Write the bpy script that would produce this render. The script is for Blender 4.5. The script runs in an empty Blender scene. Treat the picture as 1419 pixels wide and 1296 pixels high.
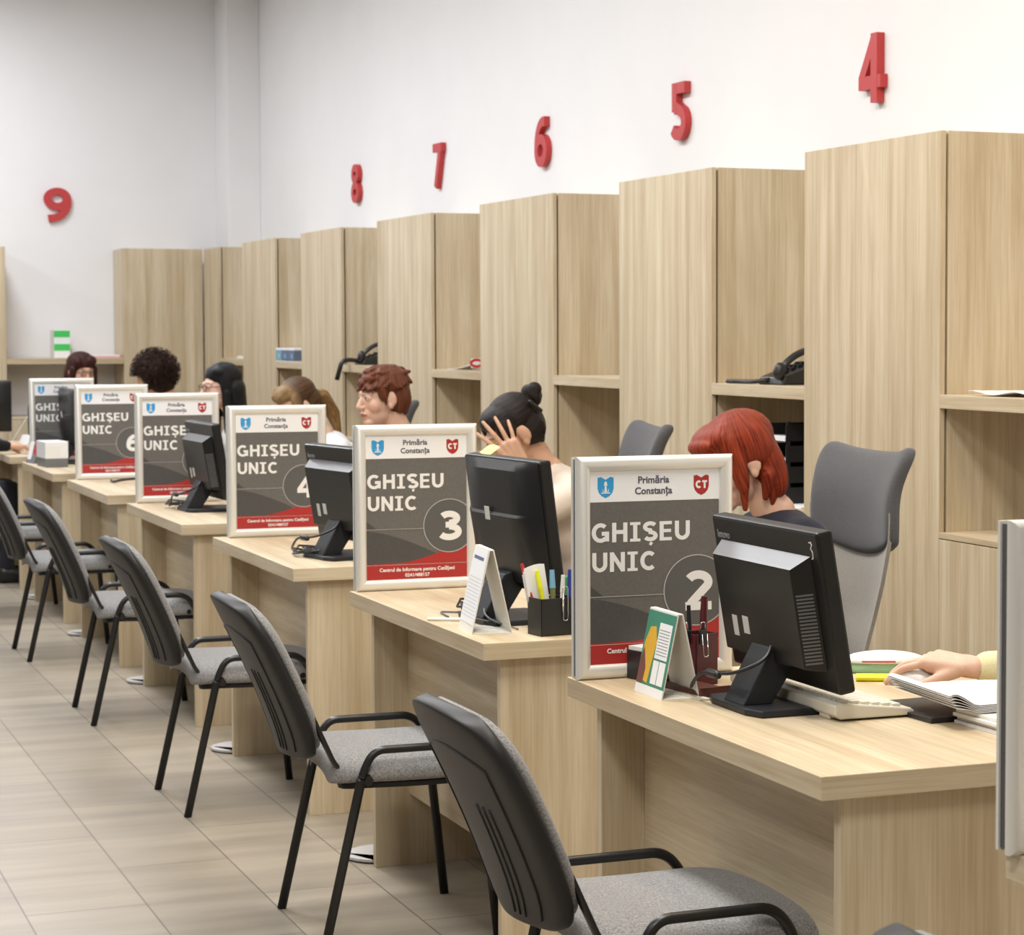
import bpy, bmesh, math, random
from mathutils import Vector, Matrix, Euler, Quaternion
from math import pi, sin, cos, radians as R
random.seed(7)
SC = bpy.context.scene
COL = SC.collection
V = Vector

# ------------------------------------------------------------------ materials
def _mat(name):
    m = bpy.data.materials.new(name); m.use_nodes = True
    nt = m.node_tree
    return m, nt, nt.nodes['Principled BSDF']

def plain(name, col, rough=.5, metal=0., spec=.5, emit=None, coat=0., noise=0., nscale=60.):
    m, nt, b = _mat(name)
    b.inputs['Base Color'].default_value = (*col, 1)
    b.inputs['Roughness'].default_value = rough
    b.inputs['Metallic'].default_value = metal
    b.inputs['Specular IOR Level'].default_value = spec
    b.inputs['Coat Weight'].default_value = coat
    if noise:
        tc = nt.nodes.new('ShaderNodeTexCoord'); n = nt.nodes.new('ShaderNodeTexNoise')
        n.inputs['Scale'].default_value = nscale; n.inputs['Detail'].default_value = 3
        nt.links.new(tc.outputs['Object'], n.inputs['Vector'])
        rp = nt.nodes.new('ShaderNodeValToRGB')
        rp.color_ramp.elements[0].position = .3; rp.color_ramp.elements[1].position = .7
        rp.color_ramp.elements[0].color = (*[c * (1 - noise) for c in col], 1)
        rp.color_ramp.elements[1].color = (*[min(1, c * (1 + noise)) for c in col], 1)
        nt.links.new(n.outputs['Fac'], rp.inputs['Fac'])
        nt.links.new(rp.outputs['Color'], b.inputs['Base Color'])
    return m

def wood(name, axis, dark, light, rough=.42):
    m, nt, b = _mat(name)
    tc = nt.nodes.new('ShaderNodeTexCoord'); oi = nt.nodes.new('ShaderNodeObjectInfo')
    mul = nt.nodes.new('ShaderNodeMath'); mul.operation = 'MULTIPLY'; mul.inputs[1].default_value = 37.
    nt.links.new(oi.outputs['Random'], mul.inputs[0])
    add = nt.nodes.new('ShaderNodeVectorMath'); add.operation = 'ADD'
    nt.links.new(tc.outputs['Object'], add.inputs[0]); nt.links.new(mul.outputs[0], add.inputs[1])
    def layer(along, across, detail, dist):
        mp = nt.nodes.new('ShaderNodeMapping')
        s = [across] * 3; s[axis] = along
        mp.inputs['Scale'].default_value = s
        nt.links.new(add.outputs[0], mp.inputs['Vector'])
        n = nt.nodes.new('ShaderNodeTexNoise')
        n.inputs['Scale'].default_value = 1; n.inputs['Detail'].default_value = detail
        n.inputs['Roughness'].default_value = .6; n.inputs['Distortion'].default_value = dist
        nt.links.new(mp.outputs[0], n.inputs['Vector'])
        return n
    n1 = layer(.55, 20, 4, .25); n2 = layer(5, 190, 2, 0); n3 = layer(.9, 4.2, 3, 1.2)
    rp = nt.nodes.new('ShaderNodeValToRGB')
    e = rp.color_ramp.elements
    e[0].position = .30; e[0].color = (*dark, 1); e[1].position = .68; e[1].color = (*light, 1)
    nt.links.new(n1.outputs['Fac'], rp.inputs['Fac'])
    r2 = nt.nodes.new('ShaderNodeValToRGB')
    r2.color_ramp.elements[0].position = .35; r2.color_ramp.elements[0].color = (.86, .84, .8, 1)
    r2.color_ramp.elements[1].position = .6; r2.color_ramp.elements[1].color = (1, 1, 1, 1)
    nt.links.new(n2.outputs['Fac'], r2.inputs['Fac'])
    mx = nt.nodes.new('ShaderNodeMix'); mx.data_type = 'RGBA'; mx.blend_type = 'MULTIPLY'
    mx.inputs['Factor'].default_value = .8
    nt.links.new(rp.outputs['Color'], mx.inputs['A']); nt.links.new(r2.outputs['Color'], mx.inputs['B'])
    r3 = nt.nodes.new('ShaderNodeValToRGB')
    r3.color_ramp.elements[0].position = .32; r3.color_ramp.elements[0].color = (.88, .83, .77, 1)
    r3.color_ramp.elements[1].position = .62; r3.color_ramp.elements[1].color = (1.04, 1.04, 1.04, 1)
    nt.links.new(n3.outputs['Fac'], r3.inputs['Fac'])
    m3 = nt.nodes.new('ShaderNodeMix'); m3.data_type = 'RGBA'; m3.blend_type = 'MULTIPLY'; m3.inputs['Factor'].default_value = .75
    nt.links.new(mx.outputs['Result'], m3.inputs['A']); nt.links.new(r3.outputs['Color'], m3.inputs['B'])
    nt.links.new(m3.outputs['Result'], b.inputs['Base Color'])
    b.inputs['Roughness'].default_value = rough
    b.inputs['Specular IOR Level'].default_value = .35
    return m

WD, WL = (.515, .410, .265), (.70, .605, .445)
W_Z = wood('oak_laminate_upright', 2, WD, WL)
W_Y = wood('oak_laminate_lengthwise', 1, WD, WL)
W_X = wood('oak_laminate_crosswise', 0, WD, WL)

def tile_floor():
    m, nt, b = _mat('floor_tiles')
    tc = nt.nodes.new('ShaderNodeTexCoord'); mp = nt.nodes.new('ShaderNodeMapping')
    # brick rows run along world Y: swap axes by a quarter turn about Z
    mp.inputs['Rotation'].default_value = (0, 0, -pi / 2)
    mp.inputs['Location'].default_value = (0.6, 1.04, 0)
    nt.links.new(tc.outputs['Object'], mp.inputs['Vector'])
    br = nt.nodes.new('ShaderNodeTexBrick')
    br.offset = .5; br.inputs['Scale'].default_value = 1
    br.inputs['Brick Width'].default_value = .88; br.inputs['Row Height'].default_value = .302
    br.inputs['Mortar Size'].default_value = .0028; br.inputs['Mortar Smooth'].default_value = .3
    br.inputs['Color1'].default_value = (.385, .335, .262, 1); br.inputs['Color2'].default_value = (.325, .282, .222, 1)
    br.inputs['Mortar'].default_value = (.17, .145, .115, 1)
    nt.links.new(mp.outputs[0], br.inputs['Vector'])
    mp2 = nt.nodes.new('ShaderNodeMapping'); mp2.inputs['Scale'].default_value = (1.1, 8, 1)
    nt.links.new(tc.outputs['Object'], mp2.inputs['Vector'])
    n = nt.nodes.new('ShaderNodeTexNoise'); n.inputs['Scale'].default_value = 1.; n.inputs['Detail'].default_value = 5
    nt.links.new(mp2.outputs[0], n.inputs['Vector'])
    r2 = nt.nodes.new('ShaderNodeValToRGB')
    r2.color_ramp.elements[0].position = .35; r2.color_ramp.elements[0].color = (.74, .72, .72, 1)
    r2.color_ramp.elements[1].position = .66; r2.color_ramp.elements[1].color = (1.06, 1.05, 1.04, 1)
    nt.links.new(n.outputs['Fac'], r2.inputs['Fac'])
    mx = nt.nodes.new('ShaderNodeMix'); mx.data_type = 'RGBA'; mx.blend_type = 'MULTIPLY'; mx.inputs['Factor'].default_value = .8
    nt.links.new(br.outputs['Color'], mx.inputs['A']); nt.links.new(r2.outputs['Color'], mx.inputs['B'])
    nt.links.new(mx.outputs['Result'], b.inputs['Base Color'])
    b.inputs['Roughness'].default_value = .38
    b.inputs['Specular IOR Level'].default_value = .4
    return m

def fabric(name, col, var=.25, scale=420., rough=.95, bump=.25):
    m, nt, b = _mat(name)
    tc = nt.nodes.new('ShaderNodeTexCoord')
    n = nt.nodes.new('ShaderNodeTexNoise'); n.inputs['Scale'].default_value = scale; n.inputs['Detail'].default_value = 2
    nt.links.new(tc.outputs['Object'], n.inputs['Vector'])
    rp = nt.nodes.new('ShaderNodeValToRGB')
    rp.color_ramp.elements[0].position = .32; rp.color_ramp.elements[1].position = .68
    rp.color_ramp.elements[0].color = (*[c * (1 - var) for c in col], 1)
    rp.color_ramp.elements[1].color = (*[min(1, c * (1 + var)) for c in col], 1)
    nt.links.new(n.outputs['Fac'], rp.inputs['Fac']); nt.links.new(rp.outputs['Color'], b.inputs['Base Color'])
    bp = nt.nodes.new('ShaderNodeBump'); bp.inputs['Strength'].default_value = bump; bp.inputs['Distance'].default_value = .002
    nt.links.new(n.outputs['Fac'], bp.inputs['Height']); nt.links.new(bp.outputs[0], b.inputs['Normal'])
    b.inputs['Roughness'].default_value = rough; b.inputs['Specular IOR Level'].default_value = .2
    b.inputs['Sheen Weight'].default_value = .15
    return m

def hair_mat(name, dark, light, flow='crown', front=None, fx=(.0, .05), freq=20., rough=.42):
    """strands run down from the crown, or back from the hairline to a knot"""
    m, nt, b = _mat(name); N = nt.nodes.new; Lk = nt.links.new
    tc = N('ShaderNodeTexCoord'); sx = N('ShaderNodeSeparateXYZ'); Lk(tc.outputs['Object'], sx.inputs[0])
    if flow == 'curl':
        n = N('ShaderNodeTexNoise'); n.inputs['Scale'].default_value = 55; n.inputs['Detail'].default_value = 5
        Lk(tc.outputs['Object'], n.inputs['Vector'])
    else:
        at = N('ShaderNodeMath'); at.operation = 'ARCTAN2'
        off = N('ShaderNodeMath'); off.operation = 'ADD'
        if flow == 'crown':
            Lk(sx.outputs[0], off.inputs[0]); off.inputs[1].default_value = .035
            Lk(sx.outputs[1], at.inputs[0]); Lk(off.outputs[0], at.inputs[1]); along = sx.outputs[2]
        else:
            Lk(sx.outputs[2], off.inputs[0]); off.inputs[1].default_value = -.06
            Lk(sx.outputs[1], at.inputs[0]); Lk(off.outputs[0], at.inputs[1]); along = sx.outputs[0]
        k = N('ShaderNodeMath'); k.operation = 'MULTIPLY'; k.inputs[1].default_value = freq; Lk(at.outputs[0], k.inputs[0])
        k2 = N('ShaderNodeMath'); k2.operation = 'MULTIPLY'; k2.inputs[1].default_value = 9.; Lk(along, k2.inputs[0])
        cb = N('ShaderNodeCombineXYZ'); Lk(k.outputs[0], cb.inputs[0]); Lk(k2.outputs[0], cb.inputs[1])
        n = N('ShaderNodeTexNoise'); n.inputs['Scale'].default_value = 1.; n.inputs['Detail'].default_value = 6
        n.inputs['Roughness'].default_value = .62; n.inputs['Distortion'].default_value = .15
        Lk(cb.outputs[0], n.inputs['Vector'])
    rp = N('ShaderNodeValToRGB')
    rp.color_ramp.elements[0].position = .34; rp.color_ramp.elements[1].position = .66
    rp.color_ramp.elements[0].color = (*dark, 1); rp.color_ramp.elements[1].color = (*light, 1)
    Lk(n.outputs['Fac'], rp.inputs['Fac'])
    out = rp.outputs['Color']
    if front:
        mr = N('ShaderNodeMapRange'); mr.inputs['From Min'].default_value = fx[0]; mr.inputs['From Max'].default_value = fx[1]
        Lk(sx.outputs[0], mr.inputs['Value'])
        mx = N('ShaderNodeMix'); mx.data_type = 'RGBA'
        Lk(mr.outputs[0], mx.inputs['Factor']); Lk(out, mx.inputs['A'])
        m2 = N('ShaderNodeMix'); m2.data_type = 'RGBA'; Lk(n.outputs['Fac'], m2.inputs['Factor'])
        m2.inputs['A'].default_value = (*[c * .35 for c in front], 1); m2.inputs['B'].default_value = (*[c * 1.5 for c in front], 1)
        Lk(m2.outputs['Result'], mx.inputs['B']); out = mx.outputs['Result']
    Lk(out, b.inputs['Base Color'])
    bp = N('ShaderNodeBump'); bp.inputs['Strength'].default_value = .75; bp.inputs['Distance'].default_value = .005
    Lk(n.outputs['Fac'], bp.inputs['Height']); Lk(bp.outputs[0], b.inputs['Normal'])
    b.inputs['Roughness'].default_value = rough; b.inputs['Specular IOR Level'].default_value = .22
    return m

def skin_mat(name, col):
    """skin with lips, brows and eyes placed by the head's own coordinates (mesh attribute head_co)"""
    m, nt, b = _mat(name); N = nt.nodes.new; Lk = nt.links.new
    at = N('ShaderNodeAttribute'); at.attribute_name = 'head_co'
    sx = N('ShaderNodeSeparateXYZ'); Lk(at.outputs['Vector'], sx.inputs[0])
    ab = N('ShaderNodeMath'); ab.operation = 'ABSOLUTE'; Lk(sx.outputs[1], ab.inputs[0])
    cb = N('ShaderNodeCombineXYZ'); Lk(ab.outputs[0], cb.inputs[1]); Lk(sx.outputs[2], cb.inputs[2])
    gt = N('ShaderNodeMath'); gt.operation = 'GREATER_THAN'; gt.inputs[1].default_value = .045; Lk(sx.outputs[0], gt.inputs[0])
    def mask(cy, cz, ry, rz, rot=0., soft=.16):
        mp = N('ShaderNodeVectorMath'); mp.operation = 'SUBTRACT'; mp.inputs[1].default_value = (0, cy, cz); Lk(cb.outputs[0], mp.inputs[0])
        src = mp.outputs[0]
        if rot:
            vr = N('ShaderNodeVectorRotate'); vr.rotation_type = 'X_AXIS'; vr.inputs['Angle'].default_value = R(rot); Lk(src, vr.inputs['Vector']); src = vr.outputs[0]
        ml = N('ShaderNodeVectorMath'); ml.operation = 'MULTIPLY'; ml.inputs[1].default_value = (0, 1 / ry, 1 / rz); Lk(src, ml.inputs[0])
        ln = N('ShaderNodeVectorMath'); ln.operation = 'LENGTH'; Lk(ml.outputs[0], ln.inputs[0])
        mr = N('ShaderNodeMapRange'); mr.interpolation_type = 'SMOOTHSTEP'
        mr.inputs['From Min'].default_value = 1 + soft; mr.inputs['From Max'].default_value = 1 - soft
        Lk(ln.outputs['Value'], mr.inputs['Value'])
        mu = N('ShaderNodeMath'); mu.operation = 'MULTIPLY'; Lk(mr.outputs[0], mu.inputs[0]); Lk(gt.outputs[0], mu.inputs[1])
        return mu.outputs[0]
    tc = N('ShaderNodeTexCoord'); n = N('ShaderNodeTexNoise'); n.inputs['Scale'].default_value = 30; n.inputs['Detail'].default_value = 3; Lk(tc.outputs['Object'], n.inputs['Vector'])
    rp = N('ShaderNodeValToRGB'); rp.color_ramp.elements[0].position = .3; rp.color_ramp.elements[1].position = .7
    rp.color_ramp.elements[0].color = (*[c * .94 for c in col], 1); rp.color_ramp.elements[1].color = (*[c * 1.04 for c in col], 1); Lk(n.outputs['Fac'], rp.inputs['Fac'])
    out = rp.outputs['Color']
    def over(fac, c, amt=1.):
        nonlocal out
        mx = N('ShaderNodeMix'); mx.data_type = 'RGBA'
        if amt < 1:
            q = N('ShaderNodeMath'); q.operation = 'MULTIPLY'; q.inputs[1].default_value = amt; Lk(fac, q.inputs[0]); fac = q.outputs[0]
        Lk(fac, mx.inputs['Factor']); Lk(out, mx.inputs['A']); mx.inputs['B'].default_value = (*c, 1); out = mx.outputs['Result']
    over(mask(.045, -.028, .026, .022, 0, .7), (col[0] * .92, col[1] * .68, col[2] * .66), .35)
    over(mask(0, -.0575, .0225, .0098, 0, .2), (.40, .125, .11), .85)
    over(mask(0, -.0575, .020, .0011, 0, .4), (.16, .04, .035), .8)
    over(mask(.033, .0345, .019, .0034, 10, .5), (.10, .052, .03), .8)
    over(mask(.031, .0115, .0138, .0058, 4, .15), (.09, .05, .035))
    over(mask(.031, .0105, .0120, .0044, 4, .15), (.70, .66, .62))
    over(mask(.030, .0108, .0056, .0050, 0, .15), (.035, .02, .012))
    Lk(out, b.inputs['Base Color'])
    b.inputs['Roughness'].default_value = .5; b.inputs['Specular IOR Level'].default_value = .35
    b.inputs['Subsurface Weight'].default_value = .08; b.inputs['Subsurface Radius'].default_value = (.012, .005, .003)
    return m

M = dict(
    wall=plain('white_wall_paint', (.84, .83, .835), .85, noise=.012, nscale=3),
    ceiling=plain('white_ceiling_paint', (.8, .8, .8), .9),
    silver=plain('silver_frame', (.80, .785, .74), .38, .35),
    rail=plain('grey_frame_rail', (.10, .10, .105), .45, .3),
    paper=plain('white_paper', (.86, .86, .87), .7),
    paper2=plain('cream_paper', (.8, .78, .72), .7),
    pgrey=plain('poster_grey', (.135, .127, .118), .45, noise=.08, nscale=200),
    pdark=plain('poster_dark_grey', (.072, .069, .068), .45, noise=.08, nscale=200),
    pmid=plain('poster_mid_grey', (.175, .17, .16), .45, noise=.06, nscale=200),
    pring=plain('poster_ring_grey', (.10, .098, .095), .45),
    pred=plain('poster_red', (.40, .024, .022), .5),
    pblue=plain('poster_blue', (.03, .33, .68), .5),
    pink=plain('poster_white_print', (.83, .82, .8), .55),
    ptext=plain('poster_text_grey', (.10, .10, .13), .6),
    pthin=plain('poster_thin_line', (.45, .44, .43), .6),
    red=plain('red_number_face', (.50, .040, .042), .5),
    mon=plain('black_monitor_plastic', (.010, .0095, .0095), .38, spec=.35, noise=.15, nscale=300),
    mond=plain('dark_monitor_plastic', (.016, .0175, .021), .45, spec=.35),
    monlip=plain('monitor_bevel_plastic', (.085, .085, .092), .36),
    screen=plain('dark_screen', (.01, .012, .015), .1),
    slot=plain('vent_slot_black', (.003, .003, .003), .8),
    ventlite=plain('vent_rib_grey', (.10, .10, .105), .4),
    sticker=plain('white_sticker', (.72, .72, .7), .6),
    logo=plain('grey_logo_print', (.30, .30, .31), .4),
    blackpl=plain('black_chair_plastic', (.020, .0185, .019), .5, spec=.3, noise=.1, nscale=400),
    blackmet=plain('black_powder_coated_steel', (.012, .012, .013), .35),
    grey=fabric('grey_upholstery', (.25, .245, .243), .32, 260),
    mesh=fabric('light_grey_mesh', (.36, .335, .30), .18, 600),
    head=fabric('dark_grey_headrest_fabric', (.105, .105, .112), .2, 500),
    beige=plain('beige_plastic', (.66, .62, .52), .45),
    key=plain('cream_keys', (.70, .67, .58), .5),
    white=plain('white_plastic', (.82, .82, .82), .35),
    chrome=plain('chrome', (.7, .7, .7), .18, 1.),
    steel=plain('pale_steel_plate', (.50, .49, .48), .5, .0),
    black=plain('black_plastic', (.014, .014, .015), .4),
    cable=plain('grey_cable', (.16, .16, .16), .5),
    maroon=plain('maroon_plastic', (.085, .012, .018), .35),
    dkwood=plain('dark_red_wood_tray', (.09, .03, .02), .4),
    yellow=plain('yellow_plastic', (.85, .85, .02), .45),
    lime=plain('lime_plastic', (.62, .85, .05), .5),
    sticky=plain('yellow_sticky_note', (.85, .75, .25), .8),
    green=plain('green_plastic', (.02, .27, .07), .45),
    greenp=plain('bright_green_label', (.05, .58, .11), .6),
    mint=plain('mint_green_plastic', (.32, .55, .34), .45),
    teal=plain('teal_print', (.05, .24, .16), .6),
    gold=plain('yellow_print', (.74, .42, .03), .6),
    brownp=plain('brown_print', (.18, .06, .05), .6),
    bluep=plain('blue_plastic', (.03, .04, .30), .4),
    blue2=plain('light_blue_print', (.16, .36, .52), .6),
    navyp=plain('slate_print', (.12, .15, .24), .6),
    pinkp=plain('pink_folder', (.75, .40, .42), .7),
    redp=plain('red_plastic', (.55, .03, .04), .4),
    olive=plain('olive_plastic', (.16, .16, .05), .5),
    skin=skin_mat('skin', (.64, .385, .265)),
    skin2=skin_mat('fair_skin', (.71, .455, .345)),
    gold_ring=plain('gold_ring', (.8, .55, .2), .2, 1.),
    h_red=hair_mat('bright_red_hair', (.085, .007, .003), (.36, .050, .014)),
    h_black=hair_mat('black_hair', (.003, .003, .004), (.014, .014, .015)),
    h_dark=hair_mat('dark_brown_hair', (.005, .0035, .003), (.022, .014, .011), 'back'),
    h_auburn=hair_mat('auburn_hair', (.050, .013, .006), (.21, .065, .030)),
    h_blonde=hair_mat('brown_hair_with_blonde_front', (.040, .018, .007), (.12, .06, .024), 'back', front=(.30, .185, .085), fx=(.000, .040)),
    h_tail=hair_mat('blonde_ponytail_hair', (.11, .055, .016), (.33, .19, .07)),
    h_curly=hair_mat('curly_brown_hair', (.007, .003, .0025), (.050, .020, .013), 'curl', rough=.6),
    h_mah=hair_mat('mahogany_hair', (.012, .004, .004), (.075, .020, .017)),
    navy=fabric('navy_knit', (.014, .015, .028), .2, 300),
    cream=fabric('cream_knit', (.76, .66, .57), .05, 250, bump=.4),
    shirtw=fabric('white_blouse', (.78, .78, .80), .04, 200),
    shirtg=fabric('grey_top', (.2, .2, .22), .1, 250),
    shirtb=fabric('black_coat', (.008, .008, .009), .2, 250),
    shirty=fabric('pale_yellow_cardigan', (.75, .69, .42), .06, 250),
    trous=fabric('dark_trousers', (.02, .02, .025), .2, 300),
    shoe=plain('black_shoe_leather', (.012, .011, .011), .35),
    lens=plain('dark_spectacle_rim', (.03, .015, .012), .3),
)
M['floor'] = tile_floor()

# ------------------------------------------------------------------ mesh builder
def rotM(*deg):
    return Euler([R(d) for d in deg]).to_matrix()

class MB:
    def __init__(s): s.v = []; s.f = []; s.m = []; s.cur = 0
    def add(s, vs, fs, X=None):
        o = len(s.v)
        s.v += [tuple(X @ V(p)) if X is not None else tuple(p) for p in vs]
        s.f += [tuple(i + o for i in f) for f in fs]; s.m += [s.cur] * len(fs)
        return s
    def box(s, x0, x1, y0, y1, z0, z1, X=None):
        vs = [(x, y, z) for z in (z0, z1) for y in (y0, y1) for x in (x0, x1)]
        return s.add(vs, [(0, 2, 3, 1), (4, 5, 7, 6), (0, 1, 5, 4), (2, 6, 7, 3), (0, 4, 6, 2), (1, 3, 7, 5)], X)
    def prism(s, poly, d0, d1, plane='xz', X=None):
        # polygon in a plane, thickness along the third axis
        def P(a, b, d): return {'xz': (a, d, b), 'xy': (a, b, d), 'yz': (d, a, b)}[plane]
        n = len(poly)
        vs = [P(a, b, d0) for a, b in poly] + [P(a, b, d1) for a, b in poly]
        fs = [tuple(range(n)), tuple(range(2 * n - 1, n - 1, -1))] + [(i, i + n, (i + 1) % n + n, (i + 1) % n) for i in range(n)]
        return s.add(vs, fs, X)
    def cyl(s, p0, p1, r0, r1=None, n=16):
        p0, p1 = V(p0), V(p1); r1 = r0 if r1 is None else r1
        q = (p1 - p0).to_track_quat('Z', 'Y')
        vs = [p0 + q @ V((r0 * cos(2 * pi * i / n), r0 * sin(2 * pi * i / n), 0)) for i in range(n)]
        vs += [p1 + q @ V((r1 * cos(2 * pi * i / n), r1 * sin(2 * pi * i / n), 0)) for i in range(n)]
        fs = [tuple(range(n - 1, -1, -1)), tuple(range(n, 2 * n))] + [(i, (i + 1) % n, (i + 1) % n + n, i + n) for i in range(n)]
        return s.add(vs, fs)
    def tube(s, pts, r, r2=None, n=10, side=None, closed=False):
        # swept oval tube; side = direction of the r2 axis
        pts = [V(p) for p in pts]; r2 = r2 or r; N = len(pts); vs = []; prev = None
        for i, p in enumerate(pts):
            a = pts[(i - 1) % N] if (closed or i > 0) else p
            b = pts[(i + 1) % N] if (closed or i < N - 1) else p
            t = (b - a).normalized()
            if side is not None: u = V(side)
            elif prev is not None: u = prev
            else: u = V((0, 0, 1)) if abs(t.z) < .9 else V((1, 0, 0))
            u = (u - t * u.dot(t)).normalized(); prev = u; w = t.cross(u)
            vs += [p + u * (r2 * cos(2 * pi * k / n)) + w * (r * sin(2 * pi * k / n)) for k in range(n)]
        fs = []
        for i in range(N if closed else N - 1):
            j = (i + 1) % N
            fs += [(i * n + k, i * n + (k + 1) % n, j * n + (k + 1) % n, j * n + k) for k in range(n)]
        if not closed: fs += [tuple(range(n - 1, -1, -1)), tuple((N - 1) * n + k for k in range(n))]
        return s.add(vs, fs)
    def ell(s, c, r, rot=None, n=20, m=12):
        rot = rot or Matrix.Identity(3); c = V(c)
        if not hasattr(r, '__len__'): r = (r, r, r)
        vs = [c + rot @ V((0, 0, r[2]))]
        for j in range(1, m):
            th = pi * j / m
            vs += [c + rot @ V((r[0] * sin(th) * cos(2 * pi * i / n), r[1] * sin(th) * sin(2 * pi * i / n), r[2] * cos(th))) for i in range(n)]
        vs.append(c + rot @ V((0, 0, -r[2]))); L = len(vs) - 1
        fs = [(0, 1 + i, 1 + (i + 1) % n) for i in range(n)]
        for j in range(m - 2):
            a = 1 + j * n; b = a + n
            fs += [(a + i, b + i, b + (i + 1) % n, a + (i + 1) % n) for i in range(n)]
        a = 1 + (m - 2) * n
        fs += [(L, a + (i + 1) % n, a + i) for i in range(n)]
        return s.add(vs, fs)
    def cap(s, p0, p1, r0, r1=None, n=14, h=4):
        p0, p1 = V(p0), V(p1); r1 = r0 if r1 is None else r1
        d = p1 - p0
        q = d.to_track_quat('Z', 'Y') if d.length > 1e-6 else Quaternion()
        rings = []
        for k in range(1, h + 1):
            a = -pi / 2 + (pi / 2) * k / h; rings.append((p0, r0 * cos(a), r0 * sin(a)))
        for k in range(0, h):
            a = (pi / 2) * k / h; rings.append((p1, r1 * cos(a), r1 * sin(a)))
        vs = [p0 + q @ V((0, 0, -r0))]
        for p, rr, zz in rings: vs += [p + q @ V((rr * cos(2 * pi * i / n), rr * sin(2 * pi * i / n), zz)) for i in range(n)]
        vs.append(p1 + q @ V((0, 0, r1))); L = len(vs) - 1
        fs = [(0, 1 + (i + 1) % n, 1 + i) for i in range(n)]
        for j in range(len(rings) - 1):
            a = 1 + j * n; b = a + n
            fs += [(a + i, a + (i + 1) % n, b + (i + 1) % n, b + i) for i in range(n)]
        a = 1 + (len(rings) - 1) * n
        fs += [(L, a + i, a + (i + 1) % n) for i in range(n)]
        return s.add(vs, fs)
    def lathe(s, prof, c=(0, 0, 0), n=24):
        c = V(c); vs = []
        for r, z in prof: vs += [c + V((r * cos(2 * pi * i / n), r * sin(2 * pi * i / n), z)) for i in range(n)]
        fs = []
        for j in range(len(prof) - 1):
            a = j * n; b = a + n
            fs += [(a + i, a + (i + 1) % n, b + (i + 1) % n, b + i) for i in range(n)]
        fs += [tuple(range(n - 1, -1, -1)), tuple((len(prof) - 1) * n + i for i in range(n))]
        return s.add(vs, fs)
    def mesh(s, name, mats, smooth=False):
        me = bpy.data.meshes.new(name); me.from_pydata(s.v, [], s.f); me.update()
        for m in (mats if isinstance(mats, (list, tuple)) else [mats]): me.materials.append(m)
        me.polygons.foreach_set('material_index', s.m)
        bm = bmesh.new(); bm.from_mesh(me); bmesh.ops.recalc_face_normals(bm, faces=bm.faces); bm.to_mesh(me); bm.free()
        if smooth: me.polygons.foreach_set('use_smooth', [True] * len(me.polygons))
        return me
    def build(s, name, mats, parent=None, bevel=0, seg=2, smooth=False, label=None, auto=None, sub=0):
        me = s.mesh(name, mats, smooth)
        o = bpy.data.objects.new(name, me); COL.objects.link(o)
        if parent: o.parent = parent
        if bevel:
            b = o.modifiers.new('b', 'BEVEL'); b.width = bevel; b.segments = seg; b.limit_method = 'ANGLE'; b.angle_limit = R(40)
        if sub:
            b = o.modifiers.new('s', 'SUBSURF'); b.levels = b.render_levels = sub
        if auto: me.set_sharp_from_angle(angle=R(auto))
        if label: o['label'] = label
        return o

def link(name, me, parent=None):
    o = bpy.data.objects.new(name, me); COL.objects.link(o)
    if parent: o.parent = parent
    return o
def tag(o, label, cat, group=None):
    o['label'] = label; o['category'] = cat
    if group: o['group'] = group
    return o
def struct(o): o['kind'] = 'structure'; return o
def empty(name, loc=(0, 0, 0), rz=0):
    o = bpy.data.objects.new(name, None); o.empty_display_size = .1; COL.objects.link(o)
    o.location = loc; o.rotation_euler = (0, 0, rz); return o
def copy_tree(o, parent=None):
    c = o.copy(); COL.objects.link(c)
    if parent: c.parent = parent
    for ch in [x for x in COL.objects if x.parent == o]: copy_tree(ch, c)
    return c
def boxo(name, mat, x0, x1, y0, y1, z0, z1, parent=None, bevel=.0012):
    return MB().box(x0, x1, y0, y1, z0, z1).build(name, mat, parent, bevel=bevel)

def evaluated(o):
    bpy.context.view_layer.update()
    dg = bpy.context.evaluated_depsgraph_get()
    return bpy.data.meshes.new_from_object(o.evaluated_get(dg))

def text_mesh(s, size, off=.02, depth=.0003, align='CENTER'):
    c = bpy.data.curves.new('t', 'FONT'); c.body = s; c.size = size; c.offset = off * size
    c.extrude = depth; c.align_x = align; c.resolution_u = 3
    o = bpy.data.objects.new('t', c); COL.objects.link(o)
    me = evaluated(o); bpy.data.objects.remove(o); bpy.data.curves.remove(c)
    return me

def add_text(name, s, size, mat, parent, loc, off=.02, align='CENTER', rot=(pi / 2, 0, 0)):
    me = text_mesh(s, size, off, align=align); me.materials.clear(); me.materials.append(mat)
    o = link(name, me, parent); o.location = loc; o.rotation_euler = rot
    return o

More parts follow.
